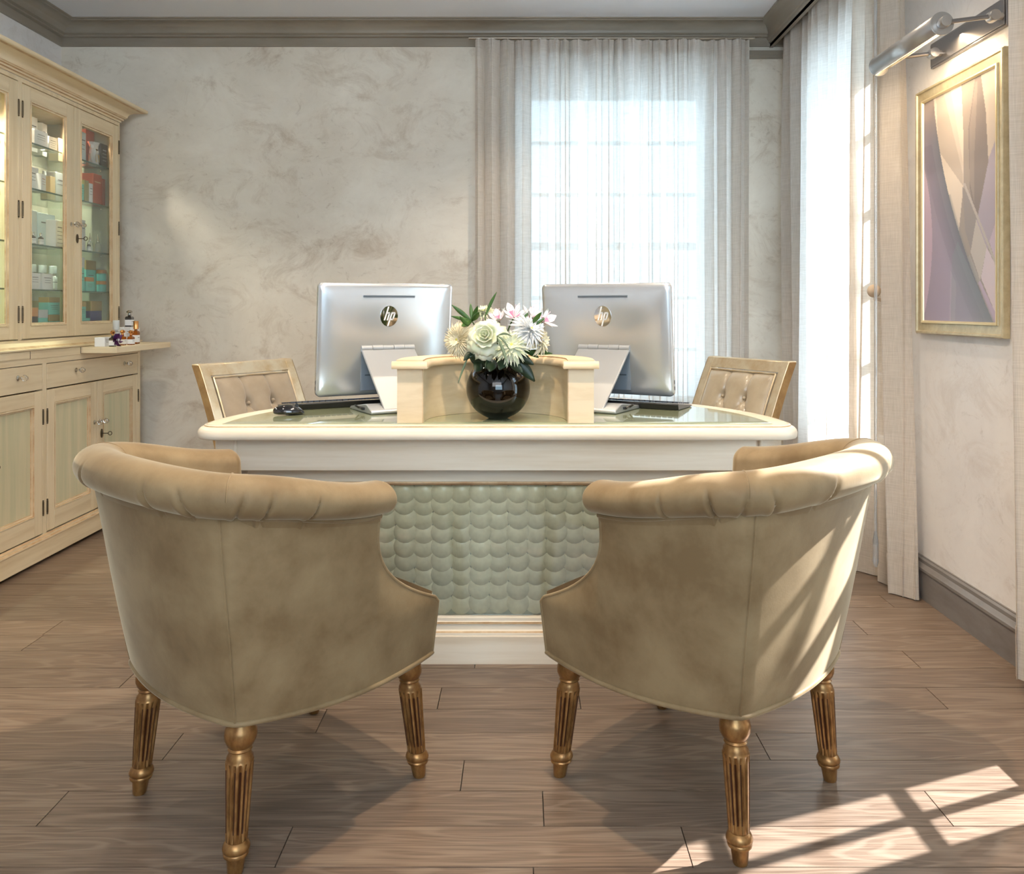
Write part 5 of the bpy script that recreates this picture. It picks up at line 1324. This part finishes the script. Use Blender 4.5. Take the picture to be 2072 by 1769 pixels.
# ------------------------------------------------------------------ picture light
mat('steel', (186,184,182), 0.3, 0.75); mat('steel_dark', (140,138,140), 0.3, 0.7)
t = thing('picture_light', 'brushed steel picture lamp glowing above the framed print', 'wall lamp', (XR, 3.07, 2.085))
b = new(); box(b, XR-0.012, XR, 2.80, 3.32, 2.040, 2.135); box(b, XR-0.016, XR-0.012, 2.806, 3.314, 2.046, 2.129); obj('wall_plate', b, 'steel_dark', t, world=True, bevel=0.002)
LX, LZ, LR = XR-0.205, 2.055, 0.037
b = new(); Ya, Yb = 2.83, 3.33; n = 28; rows = []
a0, a1 = R(-25), R(255)     # open towards the wall and downwards
o_ = []; 
for k in range(n+1):
    a = R(-20)+ (R(290)-R(-20)+R(0))*k/n*0.86; o_.append((LX+LR*math.cos(a), LZ+LR*math.sin(a)))
rows = [[Vector((x, y, z)) for x, z in o_] for y in (Ya, Yb)]
grid(b, rows); o = obj('shade', b, 'steel', t, world=True, fix=False); md = o.modifiers.new('s', 'SOLIDIFY'); md.thickness = 0.0015
for y in (Ya, Yb):
    b = new(); lathe(b, [(0.005, -0.003), (LR+0.001, -0.003), (LR+0.001, 0.003), (0.005, 0.003)], 28, M=Matrix.Translation((LX, y, LZ)) @ Matrix.Rotation(PI/2, 4, 'X')); obj('end_cap', b, 'steel', t, world=True)
mat('lamp_glow', (255,236,200), 0.3, emit=(255,222,170), estr=12)
b = new(); tube(b, [(LX, Ya+0.02, LZ-0.008), (LX, Yb-0.02, LZ-0.008)], 0.014, 14); obj('light_tube', b, 'lamp_glow', t, world=True)
for y, k in ((2.83, 1), (3.23, 0)):
    b = new(); yy = y-0.012*k; tube(b, [(LX, yy, LZ), (XR-0.045, yy, 2.075)], 0.0075, 10); obj('arm', b, 'steel_dark', t, world=True)
    for q in ((LX, yy, LZ), (XR-0.045, yy, 2.075)):
        b = new(); lathe(b, [(0.002, -0.020), (0.017, -0.019), (0.0185, -0.015), (0.0185, 0.015), (0.017, 0.019), (0.002, 0.020)], 20, M=Matrix.Translation(q) @ Matrix.Rotation(PI/2, 4, 'X')); obj('arm_knuckle', b, 'steel', t, world=True)
    b = new(); tube(b, [(XR-0.045, yy, 2.075), (XR-0.014, yy, 2.075)], 0.012, 12); obj('arm_mount', b, 'steel', t, world=True)
d = bpy.data.lights.new('picture_lamp_bulb', 'AREA'); d.shape = 'RECTANGLE'; d.size = 0.44; d.size_y = 0.02; d.energy = 2.6; d.color = (1, 0.74, 0.46)
o = bpy.data.objects.new('picture_lamp_bulb', d); COL.objects.link(o); o.location = (LX+0.016, 3.08, LZ-0.042)
o.rotation_euler = (Matrix.Rotation(PI/2, 4, 'Z')).to_euler(); 
zd = Vector((0.45, 0, -0.9)).normalized(); o.matrix_world = Matrix.Translation(o.location) @ Matrix([(0, 0.9, -zd.x, 0), (1, 0, 0, 0), (0, 0.45, -zd.z, 0), (0, 0, 0, 1)]).to_4x4() if False else Matrix.Translation(o.location) @ (zd.to_track_quat('-Z', 'X').to_matrix().to_4x4())
# ceiling downlights
mat('trim_white', (226,226,224), 0.4); mat('down_glow', (255,240,214), 0.3, emit=(255,226,180), estr=20)
for i, (x, y) in enumerate(DOWN):
    where = ['over the space between the armchairs and the desk', 'over the camera side of the armchairs', 'in front of the far end of the cabinet', 'in front of the near end of the cabinet', 'behind the desk', 'right of the desk'][i]
    t = thing('downlight', 'recessed white ceiling downlight ' + where, 'ceiling light', (x, y, ZC), 0, 'recessed ceiling downlights')
    b = new(); lathe(b, [(0.030, -0.003), (0.045, -0.004), (0.048, 0)], 24, caps=False); obj('trim_ring', b, 'trim_white', t)
    b = new(); lathe(b, [(0.0005, -0.0015), (0.030, -0.0015)], 20, caps=False); obj('lens', b, 'down_glow', t)
